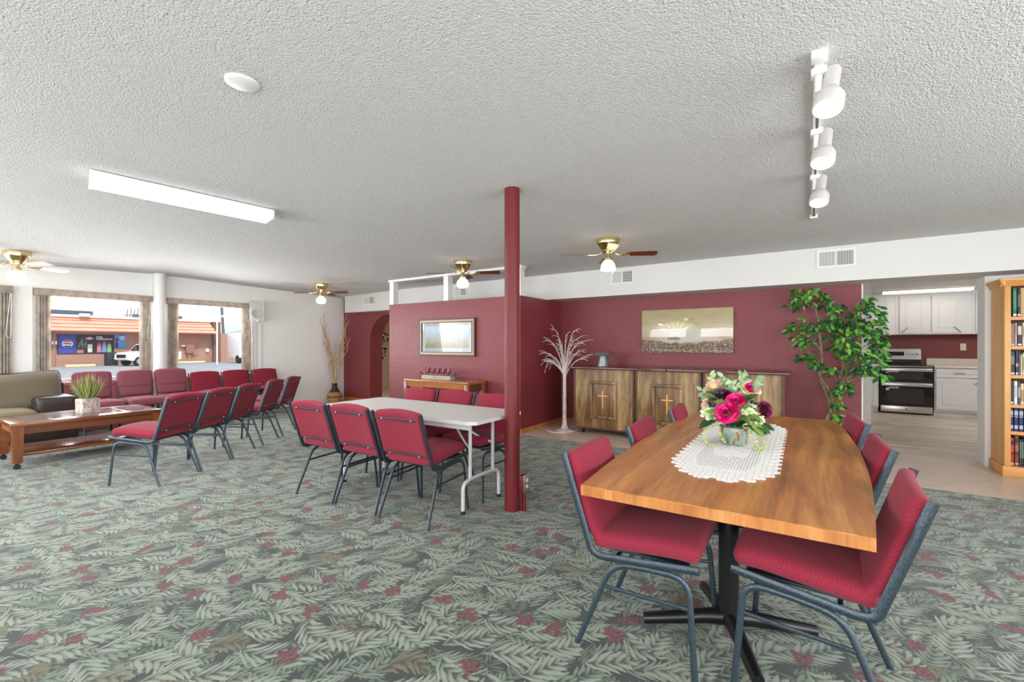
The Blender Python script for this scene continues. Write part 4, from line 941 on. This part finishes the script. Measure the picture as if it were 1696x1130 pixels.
# ------------------------------------------------------------------ kitchen
def panel_front(mb, x0, x1, z0, z1, y, th=.02, wdt=.06):
    """door slab with a routed frame, facing -y"""
    mb.box(x0, x1, y - th + .006, y, z0, z1)
    for a, b, c, d in ((x0, x1, z1 - wdt, z1), (x0, x1, z0, z0 + wdt), (x0, x0 + wdt, z0 + wdt, z1 - wdt), (x1 - wdt, x1, z0 + wdt, z1 - wdt)): mb.box(a, b, y - th, y - th + .007, c, d)
    mb.box(x0 + wdt + .022, x1 - wdt - .022, y - th, y - th + .007, z0 + wdt + .022, z1 - wdt - .022, .003, 1)
    return mb
def pull(parent, a, b):
    a, b = Vector(a), Vector(b); m = (a + b) / 2 + Vector((0, -.02, 0))
    MB().tube(smooth_path([a, a + Vector((0, -.022, 0)), m, b + Vector((0, -.022, 0)), b], 4), .0055, n=6).build('pull', W['nickel'], parent)
def base_cab(x0, x1, label, door_pull):
    t = thing('base_cabinet', label, 'cabinet', (x0, 10.97, 0), 0, 'painted kitchen base cabinets'); wd = x1 - x0
    MB().box(0, wd, 0, .62, .10, .875).build('body', W['cab_white'], t); MB().box(0, wd, .06, .6, 0, .10).build('toe_kick', W['cab_white'], t)
    n = max(1, round(wd / .62)); s = wd / n
    for i in range(n):
        a, b = i * s + .02, (i + 1) * s - .02
        d = panel_front(MB(), a, b, .13, .68, 0).build('door', W['cab_white'], t)
        pull(d, (b - .11, -.02, .60), (b - .03, -.02, .65))
        d = panel_front(MB(), a, b, .71, .86, 0, wdt=.035).build('drawer', W['cab_white'], t); pull(d, ((a + b) / 2 - .06, -.02, .785), ((a + b) / 2 + .06, -.02, .785))
base_cab(2.005, 3.3, 'painted kitchen base cabinet right of the stove', 0)
base_cab(.55, 1.215, 'painted kitchen base cabinet left of the stove, mostly hidden', 0)
o = MB().box(2.0, 3.32, 10.93, 11.595, .876, .915, .004).box(2.0, 3.32, 11.575, 11.595, .915, 1.035).build('countertop', W['counter']); tag(o, 'cream kitchen countertop with backsplash right of the stove', 'countertop')
o = MB().box(.5, 1.22, 10.93, 11.595, .876, .915, .004).box(.5, 1.22, 11.575, 11.595, .915, 1.035).build('countertop', W['counter']); tag(o, 'cream kitchen countertop left of the stove, mostly behind the ficus', 'countertop')
UP = [(.95, 1.45, 'behind the ficus leaves', 1, (.95, 1.41)), (1.5, 2.0, 'directly over the stove', -1, (1.56, 1.94)), (2.0, 2.5, 'right of the stove, above the outlet', 1, (2.02, 2.43)), (2.56, 3.1, 'at the right edge of the kitchen opening', -1, (2.60, 3.05))]
for x0, x1, l, sd_, (d0, d1) in UP:
    t = thing('wall_cabinet', 'painted upper kitchen cabinet ' + l, 'cabinet', (0, 11.25, 0), 0, 'painted upper kitchen cabinets')
    MB().box(x0 + .001, {1.45: 1.5, 2.5: 2.56}.get(x1, x1) - .001, 0, .345, 1.495, 2.305).build('body', W['cab_white'], t)
    d = panel_front(MB(), d0, d1, 1.525, 2.215, 0, .022, .065).build('door', W['cab_white'], t)
    if sd_ > 0: pull(d, (d1 - .11, -.022, 1.62), (d1 - .03, -.022, 1.535))
    else: pull(d, (d0 + .03, -.022, 1.535), (d0 + .11, -.022, 1.62))
t = thing('stove', 'stainless electric range with a double black glass oven', 'stove', (1.235, 10.95, 0))
MB().box(0, .75, .03, .64, .02, .90).build('body', W['black'], t)
MB().box(-.003, .753, -.01, .60, .90, .915, .004).build('cooktop', W['black_glass'], t)
bgd = MB().prism([(.58, .915), (.64, .915), (.64, 1.215), (.60, 1.215), (.57, .99)], 0, .68, 0).build('back_panel', W['black'], t)
MB().prism([(.568, 1.01), (.60, 1.205), (.605, 1.215), (.59, 1.215), (.562, 1.01)], .0, .68, 0).build('control_panel', W['steel'], bgd)
MB().box(.17, .43, .568, .59, 1.08, 1.16).build('display', W['black_glass'], bgd)
for x in (.50, .565, .63): MB().cyl((x, .59, 1.11), (x, .545, 1.108), .024, .02, n=18).build('knob', W['steel'], bgd)
def oven_door(z0, z1, hz, name):
    d = MB().box(.008, .742, -.012, .03, z0, z1, .003).build('oven_door', W['black_glass'], t); d['label'] = name
    MB().box(.13, .62, -.0135, -.011, z0 + .05, z1 - .11).build('oven_window', W['oven_window'], d)
    MB().box(.008, .742, -.016, .028, z1 - .012, z1 + .0).build('edge_strip', W['steel'], d)
    MB().box(.012, .738, -.06, -.035, hz - .03, hz + .03, .012, 3).box(.03, .06, -.04, 0, hz - .02, hz + .02).box(.69, .72, -.04, 0, hz - .02, hz + .02).build('handle', W['steel'], d)
oven_door(.60, .895, .83, 'upper oven door'); oven_door(.15, .59, .55, 'lower oven door')
dw = MB().box(.008, .742, -.015, .03, .03, .145, .003).build('drawer', W['steel'], t); MB().cyl((.375, -.0165, .09), (.375, -.015, .09), .016, n=20).build('round_emblem', W['nickel'], dw)
o = MB().box(2.475, 2.555, 11.594, 11.60, 1.19, 1.32, .003).build('wall_outlet', W['ivory']); tag(o, 'ivory outlet plate on the dark red kitchen wall', 'outlet')
t = thing('kitchen_light', 'long low fluorescent light on the kitchen ceiling', 'ceiling light', (1.87, 10.85, 2.31))
MB().box(-.62, .62, -.1, .1, -.018, 0, .004).build('housing', W['trim_white'], t); MB().pad((0, 0, -.035), (.605, .09, .022), .02, (8, 6, 4)).build('lens', W['ktube'], t)
# ------------------------------------------------------------------ bookcase and books
BX0, BX1, BYF, BYB = 1.665, 2.50, 6.33, 6.70
t = thing('bookcase', 'tall honey oak bookcase at the right edge, filled with books', 'bookcase', (BX0, BYF, 0)); bw = BX1 - BX0; bd = BYB - BYF
MB().box(.0, .022, .02, bd, .0, 1.90).build('side_panel', W['honey_oak'], t); MB().box(bw - .022, bw, .02, bd, 0, 1.90).build('side_panel', W['honey_oak'], t)
MB().box(.0, .045, 0, .022, .0, 1.90, .003).box(bw - .045, bw, 0, .022, 0, 1.90, .003).build('face_frame', W['honey_oak'], t)
MB().box(.022, bw - .022, bd - .012, bd, .05, 1.9).build('back_panel', mat('dark_back', (92, 62, 36), .6), t)
mb = MB(); mb.box(-.018, bw + .018, -.018, .0, 0, .10, .006).box(-.018, .0, 0, bd, 0, .10, .006); mb.build('plinth', W['honey_oak_x'], t)
MB().box(.0, bw, 0, bd, 1.90, 1.925).build('top_panel', W['honey_oak_x'], t)
cr = [(.0, 1.875), (-.008, 1.88), (-.03, 1.925), (-.04, 1.93), (-.04, 1.95), (.0, 1.95)]
MB().prism([(y, z) for y, z in cr], -.03, bw + .03, 0).prism([(x, z) for x, z in cr], -.03, bd, 1).build('crown', W['honey_oak_x'], t)
SH = [.10, .445, .71, 1.0, 1.285, 1.575]
for z in SH: MB().box(.022, bw - .022, .012, bd - .012, z - .032, z).build('shelf', W['honey_oak_x'], t)
o = MB().prism([(0, 0), (.04, .012), (.07, .003), (.11, .018), (.16, .004), (.16, .002), (.11, .0155), (.07, .001), (.04, .0095), (0, -.002)], -.0, .22, 0, True).build('paper_sheet', mat('old_paper', (226, 214, 196), .8), None, (BX0 + .0, BYF + .05, 1.953)); tag(o, 'crumpled pale paper lying on top of the bookcase', 'paper')
def book(x, wd, h, z, col, label, cat_marks=(), dep=.19, yf=.045, foil=None):
    m = mat('book_cover', col, .5)
    t = thing('book', label, 'book', (BX0 + x, BYF + yf, z), 0, 'books in the oak bookcase')
    mb = MB(); r = min(.006, wd * .25)
    mb.prism([(0, .01), (wd * .15, .002), (wd * .5, 0), (wd * .85, .002), (wd, .01), (wd, dep), (wd - .003, dep), (wd - .003, .016), (.003, .016), (.003, dep), (0, dep)], 0, h, 2, True).build('cover', m, t)
    MB().box(.0035, wd - .0035, .017, dep - .006, .004, h - .004).build('pages', W['counter'], t)
    for (a, b, c) in cat_marks: MB().box(wd * .12, wd * .88, -.0012, .003, h * a, h * b).build('spine_band', mat('spine_mark', c, .5), t)
    return t
G, Wh, Rd = (206, 186, 120), (232, 230, 224), (170, 36, 40)
lab = (.03, .1, Wh)
x = .05
# top shelf
book(.068, .030, .285, 1.5755, (32, 108, 84), 'tall green book with gold lettering on the top shelf', ((.25, .9, (60, 136, 104)), lab))
book(.100, .022, .272, 1.5755, (30, 30, 32), 'black book between the green and the tan book on the top shelf', ((.35, .8, (96, 92, 84)), lab))
book(.124, .066, .282, 1.5755, (206, 176, 128), 'thick tan book on the top shelf', ((.3, .32, (170, 140, 96)), (.1, .12, (170, 140, 96))))
# second shelf
book(.052, .010, .225, 1.2855, (236, 232, 226), 'thin white book at the left end of the second shelf')
book(.063, .018, .222, 1.2855, (188, 128, 92), 'light brown book on the second shelf', (lab,))
book(.085, .014, .228, 1.2855, (196, 196, 206), 'thin grey book on the second shelf', ((.5, .9, (150, 150, 166)),))
book(.100, .032, .224, 1.2855, (48, 40, 44), 'dark book with a pale label at top on the second shelf', ((.5, .88, (206, 198, 184)), lab))
book(.134, .030, .23, 1.2855, (222, 208, 190), 'cream book with printed spine on the second shelf', ((.4, .85, (168, 150, 130)),))
book(.166, .026, .214, 1.2855, (112, 52, 40), 'red brown book at the right of the second shelf', ((.3, .55, (206, 160, 96)), lab))
# third
book(.050, .036, .232, 1.0005, (36, 58, 56), 'wide dark green book on the third shelf', ((.45, .8, (110, 130, 96)), lab))
book(.088, .020, .232, 1.0005, (40, 44, 76), 'navy book on the third shelf', ((.35, .5, (200, 140, 150)), lab))
book(.109, .010, .22, 1.0005, (88, 110, 140), 'thin blue grey book on the third shelf')
book(.120, .017, .20, 1.0005, (190, 180, 120), 'short yellowish book on the third shelf', (lab,))
book(.138, .018, .215, 1.0005, (226, 222, 214), 'white book on the third shelf', ((.2, .8, (150, 150, 150)),))
book(.157, .022, .225, 1.0005, (216, 206, 196), 'pale book beside the blue one on the third shelf', ((.3, .7, (168, 120, 110)),))
book(.180, .026, .23, 1.0005, (52, 92, 156), 'bright blue book at the right of the third shelf', ((.05, .6, (226, 226, 226)),))
# fourth
book(.052, .024, .225, .7105, (34, 32, 34), 'black book at the left end of the fourth shelf', (lab,))
book(.077, .026, .23, .7105, (232, 230, 228), 'white book on the fourth shelf', ((.3, .8, (196, 196, 200)),))
book(.104, .017, .226, .7105, (70, 76, 116), 'slate blue book on the fourth shelf', ((.3, .75, (160, 166, 190)),))
book(.122, .024, .205, .7105, (226, 206, 160), 'cream yellow book on the fourth shelf', ((.15, .7, (180, 140, 80)),))
book(.147, .022, .216, .7105, (196, 150, 110), 'tan and dark book on the fourth shelf', ((.3, .7, (50, 44, 60)), lab))
book(.170, .030, .218, .7105, (96, 150, 206), 'sky blue book at the right of the fourth shelf', ((.2, .6, (210, 226, 240)),))
# fifth: dark blue set
NV = ('leftmost, half behind the frame', 'second from the left', 'third from the left', 'fourth from the left')
for i in range(4): book(.043 + .0335 * i, .032, .222, .4455, (30, 44, 92), 'dark blue volume of the matching set, ' + NV[i], ((.7, .9, (176, 180, 200)), (.62, .66, (176, 180, 200)), (.1, .26, (180, 184, 204))))
# bottom
book(.050, .030, .275, .1005, (176, 36, 40), 'red bound book with gold bands on the bottom shelf', ((.75, .9, (40, 30, 34)), (.5, .72, (196, 60, 56)), (.42, .47, (56, 30, 34)), (.03, .1, G)))
book(.082, .030, .30, .1005, (118, 68, 44), 'brown bound book with gold bands on the bottom shelf', ((.78, .9, (52, 36, 34)), (.5, .7, (160, 104, 66)), (.38, .44, (48, 32, 30)), (.05, .1, G)))
for i, cc in enumerate(((70, 86, 96), (54, 66, 84), (48, 60, 80), (58, 76, 92))): book(.1155 + .0135 * i, .0125, .268, .1005, cc, 'thin slate blue binder on the bottom shelf, ' + NV[i].replace(', half behind the frame', ''), ((.3, .9, (110, 130, 120)), (.1, .14, Rd)))
book(.171, .034, .27, .1005, (40, 52, 72), 'thick dark blue binder at the right of the bottom shelf', ((.5, .6, (206, 50, 70)),))
# ------------------------------------------------------------------ left wall: blinds, speaker
def blind(y0, y1, ls, rs, label, mir=1):
    t = thing('vertical_blind', label, 'blind', (XL, (y0 + y1) / 2, 0), 0, 'beige vertical blinds'); h = (y1 - y0) / 2
    MB().box(.0, .10, -h, h, 2.0, 2.10, .004).build('valance', W['blind'], t)
    for a, n in ((-h + .02, ls), (h - .02 - rs * .017, rs)):
        if not n: continue
        mb = MB(); m_ = 5; pt = n * .017 / m_
        for k in range(m_):
            y = a + k * pt; e = rnd.uniform(-.006, .006)
            mb.prism([(.035, y - .004), (.062, y + pt * .55), (.078 + e, y + pt * 1.25), (.076 + e, y + pt * 1.27), (.059, y + pt * .57), (.033, y - .002)], .76, 2.0, 2, True)
        mb.build('slats', W['blind'], t)
    MB().tube(smooth_path([(.11, h - .03, 2.0), (.112, h - .05, 1.7), (.112, h - .07, 1.45), (.112, h - .05, 1.40), (.112, h - .025, 1.45), (.11, h - .02, 2.0)], 4), .003, n=5).build('pull_cord', W['trim_white'], t)
blind(1.47, 2.81, 8, 8, 'beige vertical blind drawn open on the window facing the store')
blind(3.02, 4.40, 8, 9, 'beige vertical blind drawn open on the window nearest the speaker')
blind(-2.25, 1.27, 8, 9, 'beige vertical blind at the far left edge, above the sofa')
t = thing('wall_speaker', 'white box speaker mounted high on the white wall by the window', 'speaker', (XL + .03, 4.53, 1.97), RX(-32))
MB().prism([(.0, -.06), (.17, -.125), (.17, .125), (.0, .06)], -.20, .20).build('cabinet', mat('speaker_box', (204, 202, 196), .5), t)
MB().box(.168, .176, -.11, .11, -.185, .185, .004).build('grille', mat('speaker_grille', (186, 185, 180), .7, bump=(400, .4, .002)), t)
mb = MB().lathe([(0, 0), (.08, 0), (.086, .004), (.09, 0), (0, -.004)], n=28); mb.bm.transform(Matrix.Translation((.1765, 0, -.06)) @ Matrix.Rotation(PI / 2, 4, 'Y')); mb.build('cone', mat('speaker_cone', (160, 160, 156), .7), t)
MB().box(-.02, .1, -.02, .02, -.225, -.195).build('bracket', W['trim_white'], t)
o = MB().box(XL, XL + .018, 4.585, 4.62, .1, 1.72, .003).build('cable_raceway', W['trim_white']); tag(o, 'thin white cable cover running down below the wall speaker', 'cable cover')
# ------------------------------------------------------------------ beyond the archway
t = thing('pole_lamp', 'thin white pole seen through the archway', 'lamp', (-9.32, 7.75, 0))
MB().lathe([(0, 0), (.12, 0), (.12, .015), (.03, .04), (.022, .06), (0, .06)], n=24).build('base', W['trim_white'], t); MB().cyl((0, 0, .04), (0, 0, 1.5), .028, n=16).build('pole', W['trim_white'], t)
MB().lathe([(.09, 1.74), (.16, 1.48), (.157, 1.48), (.087, 1.74)], n=24).build('lamp_shade', W['trim_white'], t)
t = thing('potted_ficus', 'dark leafy potted tree seen through the archway', 'plant', (-9.12, 7.42, 0))
MB().lathe([(0, 0), (.12, 0), (.17, .28), (.18, .30), (.15, .30), (0, .26)], n=24).build('pot', W['terracotta'], t); MB().tube(smooth_path([(0, 0, .2), (.02, 0, .7), (-.02, .02, 1.1), (.05, 0, 1.6)], 5), .02).build('trunk', W['bark'], t)
mb = MB()
for k in range(300):
    p = Vector((rnd.gauss(.10, .16), rnd.gauss(0, .09), rnd.uniform(1.0, 1.95))); p.x = max(-.3, p.x)
    if abs(p.z - 1.28) < .05: continue
    L = rnd.uniform(.08, .13); mb.leaf(p, (rnd.uniform(-1, 1), rnd.uniform(-1, .5), rnd.uniform(-1, .3)), (0, -.6, 1), L, L * .55, .2, .3)
mb.build('foliage', W['dark_leaf'], t, ang=80)
# ------------------------------------------------------------------ outside: parking lot, store, truck
GZ = -.33
asph = mat('asphalt', (150, 156, 166), .9, vary=((136, 142, 150), .8, (1, 1, 1)))
struct('ground_outside', MB().box(-140, XL - .16, -60, 120, GZ - .3, GZ), asph, 'grey parking lot outside the windows')
t = thing('store_building', 'brown store with an orange tiled mansard across the parking lot', 'building', (-46, 11, GZ))
brick = mat('brown_stucco', (186, 144, 130), .9, vary=((174, 132, 120), .5, (1, 1, 1)))
z0 = -GZ
MB().box(-12, 0, -9, 8.05, -.1, 2.75).build('wall', brick, t)
MB().box(-12, 0.3, 7.9, 8.5, -.1, 3.75).build('parapet_wall', mat('parapet_brown', (128, 96, 86), .9), t)
siding = NT('brown_siding'); o_ = siding.obj(); wv = siding.n('ShaderNodeTexWave', bands_direction='Y', wave_profile='SAW'); siding.put(wv.inputs['Vector'], o_); wv.inputs['Scale'].default_value = .55
s_ = MB().prism([(8.5, -.1), (10.0, -.1), (10.0, 2.45), (8.5, 2.80)], -10, -.3, 0).build('side_wing', siding.set(col=siding.mix(siding.step(wv.outputs['Fac'], .0, .06), lin((140, 104, 94)), lin((188, 146, 132))), rough=.9), t)
orange = mat('orange_roof_tile', (240, 172, 150), .7, vary=((232, 158, 134), 1.5, (1, .4, 1)))
mb = MB()
for k in range(4):
    za, zb = 2.62 + .27 * k, 2.62 + .27 * (k + 1) + .03; xa, xb = .95 - .26 * k, .95 - .26 * (k + 1)
    mb.prism([(xa + .05, za), (xb, zb), (xb - .1, zb), (xa - .15, za)], -9, 7.9 - .07 * k, 0) if False else mb.bm
    vs = [(xa + .10, za), (xb + .10, zb), (xb - .3, zb), (xa - .3, za)]
    mb.prism([(p, q) for p, q in vs], -9, 7.85 - .06 * k, 1)
mb.build('mansard_roof', orange, t)
edge_m = mat('tile_course_edge', (176, 96, 80), .8)
for k in range(4): MB().box(1.055 - .26 * k, 1.07 - .26 * k, -9, 7.85 - .06 * k, 2.60 + .27 * k, 2.68 + .27 * k).build('course_edge', edge_m, t)
MB().box(-.2, .2, -9, 7.7, 3.70, 3.86).build('roof_edge', mat('roof_edge_white', (232, 226, 222), .8), t)
MB().box(-9, -1, -9, 8, 2.7, 3.7).build('roof', mat('roof_white', (236, 234, 232), .8), t)
MB().box(-3.2, -3.0, -9, .3, 4.05, 4.38).build('roof_rail', mat('dark_rail', (72, 84, 104), .7), t); MB().box(-3.2, -3.0, 2.9, 6.6, 4.05, 4.32).build('roof_rail', mat('dark_rail', (72, 84, 104), .7), t)
MB().box(-4.2, -2.6, .35, 2.2, 3.6, 4.6, .05).build('roof_unit', mat('unit_white', (238, 238, 234), .8), t)
mb = MB()
for k in range(4): mb.cyl((-2.5, 2.35 + .22 * k, 3.8), (-2.5, 2.45 + .24 * k, 4.7 + .1 * (k % 2)), .03, n=6)
mb.tube([(-2.5, 2.2, 4.15), (-2.5, 3.3, 4.2)], .04).build('roof_antenna', mat('antenna_dark', (90, 100, 118), .6), t)
MB().box(.1, .5, -1.2, -.62, 3.74, 4.0, .02).build('flood_light', mat('flood_grey', (206, 208, 210), .5), t)
# posters in the store windows
def poster(name, y0, y1, za, zb, m, label=None):
    p = MB().box(0, .06, y0, y1, za, zb).build(name, m, t); p['label'] = label or name.replace('_', ' '); return p
def disc(parent, name, m, y, z, r, x=.075, sz=1, a0=0, a1=360):
    mb = MB(); n = 24; vs = [(y + r * math.cos(RX(a0 + (a1 - a0) * i / n)), z + sz * r * math.sin(RX(a0 + (a1 - a0) * i / n))) for i in range(n + (0 if a1 - a0 == 360 else 1))]
    return mb.prism(vs, .055, x, 0).build(name, m, parent)
def text(parent, body, y, z, size, m, x=.09, bold=.0, sx=1.0):
    cu = bpy.data.curves.new('lettering', 'FONT'); cu.body = body; cu.size = size; cu.align_x = 'CENTER'; cu.align_y = 'CENTER'; cu.extrude = .004; cu.offset = bold
    tmp = bpy.data.objects.new('lettering', cu); C.objects.link(tmp); bpy.context.view_layer.update()
    me = bpy.data.meshes.new_from_object(tmp.evaluated_get(bpy.context.evaluated_depsgraph_get())); bpy.data.objects.remove(tmp)
    me.name = 'lettering'; me.materials.clear(); me.materials.append(m)
    ob = bpy.data.objects.new('lettering', me); C.objects.link(ob); ob.parent = parent
    # the wall faces +x, read from +x looking to -x: text runs along +y
    ob.matrix_local = Matrix(((0, 0, 1, x), (sx, 0, 0, y), (0, 1, 0, z), (0, 0, 0, 1)))
    return ob
wm, bm_, rm_ = mat('print_white', (240, 240, 240), .6), mat('print_navy', (28, 42, 120), .6), mat('print_red', (206, 52, 52), .6)
dk = mat('poster_dark', (44, 40, 48), .5)
Z = lambda z: z - GZ
MB().box(-.02, .05, -2.35, .88, Z(.60), Z(2.08)).build('window_frame', mat('store_frame', (70, 54, 52), .6), t)
p = poster('soda_sign', -2.27, -1.33, Z(.66), Z(2.02), mat('poster_blue', (58, 74, 170), .5), 'blue soda poster with a round red white and blue emblem')
disc(p, 'emblem', wm, -1.80, Z(1.36), .30, .070); disc(p, 'emblem', rm_, -1.80, Z(1.38), .265, .076, 1, 28, 152); disc(p, 'emblem', bm_, -1.80, Z(1.34), .265, .076, 1, 208, 332)
text(p, 'PEPSI', -1.80, Z(1.36), .20, mat('print_black', (24, 24, 36), .6), .08, .006, 1.0)
p = poster('drink_poster', -1.31, -.30, Z(.64), Z(2.0), dk, 'dark drink poster with a pale bottle and a pale diamond')
MB().prism([(-.85, Z(1.78)), (-.57, Z(1.90)), (-.33, Z(1.78)), (-.57, Z(1.66))], .055, .07, 0).build('diamond', mat('print_blush', (214, 190, 196), .6), p)
MB().box(.055, .07, -.68, -.42, Z(.70), Z(1.32), .004).build('bottle', mat('print_cream', (226, 222, 210), .6), p)
MB().box(.055, .07, -1.28, -.92, Z(.66), Z(.90)).build('splash', mat('print_orange', (190, 120, 106), .6), p)
mb = MB(); [mb.box(.055, .068, -1.22 + .07 * k, -1.17 + .07 * k, Z(1.0 + .12 * (k % 3)), Z(1.30 + .18 * (k % 4))) for k in range(7)]; mb.build('figure', mat('print_grey', (120, 124, 132), .6), p)
p = poster('sports_drink_poster', -.25, .80, Z(.64), Z(2.0), dk, 'dark poster with red, blue and green bottles')
text(p, 'FUEL', .02, Z(1.87), .20, wm, .075, .004, .9); text(p, 'TOMORROW', .28, Z(1.72), .17, wm, .075, .004, .95)
for y, cc, s in ((-.02, (206, 130, 146), 0), (.28, (112, 152, 216), .08), (.58, (142, 196, 132), 0)):
    b = MB().prism([(y - .13, Z(.70)), (y + .13, Z(.70)), (y + .13, Z(1.18 + s)), (y + .06, Z(1.36 + s)), (y - .06, Z(1.36 + s)), (y - .13, Z(1.18 + s))], .055, .07, 0).build('bottle', mat('print_bottle', cc, .6), p)
    MB().box(.055, .072, y - .08, y + .08, Z(1.38 + s), Z(1.47 + s)).build('cap', rm_, b); text(b, 'G', y, Z(1.05), .2, wm, .078, .004)
p = poster('cola_poster', .90, 1.60, Z(1.03), Z(2.10), mat('poster_sky', (96, 150, 214), .5), 'blue poster by the truck cab')
MB().box(.055, .066, .96, 1.12, Z(1.06), Z(1.8)).build('panel', bm_, p); MB().box(.055, .07, 1.2, 1.55, Z(1.85), Z(1.95)).box(.055, .07, 1.25, 1.5, Z(1.70), Z(1.78)).build('caption_bars', wm, p); disc(p, 'emblem', rm_, 1.04, Z(1.52), .09)
MB().box(0, .05, -3.3, -2.75, Z(.45), Z(2.1)).build('door', mat('store_door', (96, 130, 126), .3), t)
MB().box(.0, .12, -2.62, -2.36, Z(1.32), Z(1.56)).build('notice', wm, t); MB().cyl((.1, -2.5, .1), (.1, -2.5, 2.5), .05, n=8).build('pipe', brick, t)
eb = MB().box(0, .35, 5.72, 6.35, Z(.55), Z(1.32)).build('meter_box', mat('meter_brown', (160, 112, 98), .8), t); MB().cyl((.15, 6.0, .0), (.15, 6.0, Z(.55)), .06, n=8).tube(fillet([(.1, 6.35, Z(.4)), (.1, 6.7, Z(.4)), (.1, 6.7, Z(1.75)), (.1, 8.4, Z(1.75))], .1), .03, n=6).build('conduit', mat('conduit_grey', (176, 150, 140), .7), eb)
MB().box(0, .2, 7.35, 7.55, Z(.62), Z(.95)).build('gas_meter', wm, t)
MB().box(0, .3, 5.4, 5.66, Z(1.15), Z(1.25)).build('wall_lamp', wm, t)
o = MB().box(-45.3, -44.5, 11.1, 11.75, GZ, .68, .05).build('trash_bin', mat('bin_dark', (44, 50, 62), .6)); tag(o, 'dark trash bin against the store wall beside the truck', 'trash bin')
o = MB().box(-45.0, -44.5, 8.85, 10.45, GZ, GZ + .16, .03).build('parking_curb', mat('curb_yellow', (240, 222, 170), .8)); tag(o, 'pale yellow parking curb below the blue soda poster', 'curb', 'pale yellow curbs')
o = MB().box(-45.6, -45.15, 15.2, 18.0, GZ, GZ + .16, .03).build('parking_curb', mat('curb_yellow', (240, 222, 170), .8)); tag(o, 'pale yellow parking curb below the meter box wall', 'curb', 'pale yellow curbs')
# truck: nose along +x local
t = thing('pickup_truck', 'white pickup truck parked in front of the store', 'truck', (-43.3, 13.35, GZ), RX(-76)); t.scale = (.73, .84, .84)
whi = mat('truck_white', (238, 238, 240), .25, coat=.5)
MB().prism([(-2.6, .55), (-2.6, 1.25), (-.75, 1.28), (-.75, 1.92), (-.55, 2.0), (.55, 2.0), (.75, 1.92), (1.3, 1.32), (2.35, 1.22), (2.6, 1.05), (2.65, .6), (2.4, .5), (-2.4, .5)], -.95, .95, 1, True).build('body', whi, t)
for s in (-1, 1):
    MB().prism([(-.65, 1.32), (-.62, 1.86), (-.05, 1.88), (-.05, 1.32)], s * .955 - .01, s * .955 + .01, 1).prism([(.02, 1.32), (.02, 1.88), (.60, 1.86), (1.1, 1.34)], s * .955 - .01, s * .955 + .01, 1).build('side_window', W['black_glass'], t)
    MB().box(.2, .42, s * .97 - .015, s * .97 + .015, 1.15, 1.2).build('door_handle', W['black'], t)
    MB().box(.85, 1.05, s * 1.08 - .1, s * 1.08 + .1, 1.3, 1.55, .03).build('mirror', W['black'], t)
    for x in (1.65, -1.6):
        wh = MB().cyl((x, s * .72, .42), (x, s * .98, .42), .42, n=24).build('wheel', W['black'], t); MB().cyl((x, s * .975, .42), (x, s * .995, .42), .24, n=20).build('hubcap', W['steel'], wh)
MB().prism([(.80, 1.90), (1.28, 1.34), (1.30, 1.36), (.82, 1.92)], -.8, .8, 1).build('windshield', W['black_glass'], t)
MB().box(2.6, 2.68, -.6, .6, .75, 1.05).build('grille', W['black'], t)
o = MB().cyl((-40, 16.8, GZ), (-40, 16.8, 3.2), .06, n=8).tube([(-40, 16.8, 3.2), (-40, 17.0, 3.6), (-40, 17.3, 3.7)], .05).box(-40.2, -39.8, 17.25, 17.9, 3.55, 3.75).build('lamp_post', mat('post_white', (236, 236, 236), .5)); tag(o, 'thin white parking lot lamp post with a grey head', 'lamp post')
o = MB().cyl((-70, 30.4, GZ), (-70, 30.0, 6.8), .22, .18, n=8).box(-70.3, -69.7, 29.9, 30.6, 6.9, 7.9).box(-70.1, -69.9, 29.1, 30.1, 7.9, 8.0).build('utility_pole', mat('pole_grey', (104, 104, 112), .8)); tag(o, 'dark utility pole rising behind the store', 'utility pole')
t = thing('white_trailer', 'white box trailer at the right end of the lot', 'trailer', (-40.6, 19.55, GZ))
MB().box(-2.2, 0, -.75, 1.6, .5, 2.65, .03).build('box', whi, t); MB().cyl((-.4, -.75, .35), (-.4, -.5, .35), .35, n=16).cyl((-.4, 1.3, .35), (-.4, 1.6, .35), .35, n=16).build('wheel', W['black'], t); MB().box(0, .04, -.4, -.1, .6, .8).build('lamp', rm_, t)
t = thing('grey_building', 'distant grey gabled building behind the trailer', 'building', (-72, 35, GZ))
MB().box(-8, 0, -4.5, 9, 0, 3.2).build('wall', mat('far_grey', (150, 158, 166), .9), t); MB().prism([(-4.8, 3.1), (9.3, 3.1), (4, 5.2)], -8.5, .5, 0).build('roof', mat('far_roof', (176, 190, 200), .8), t)
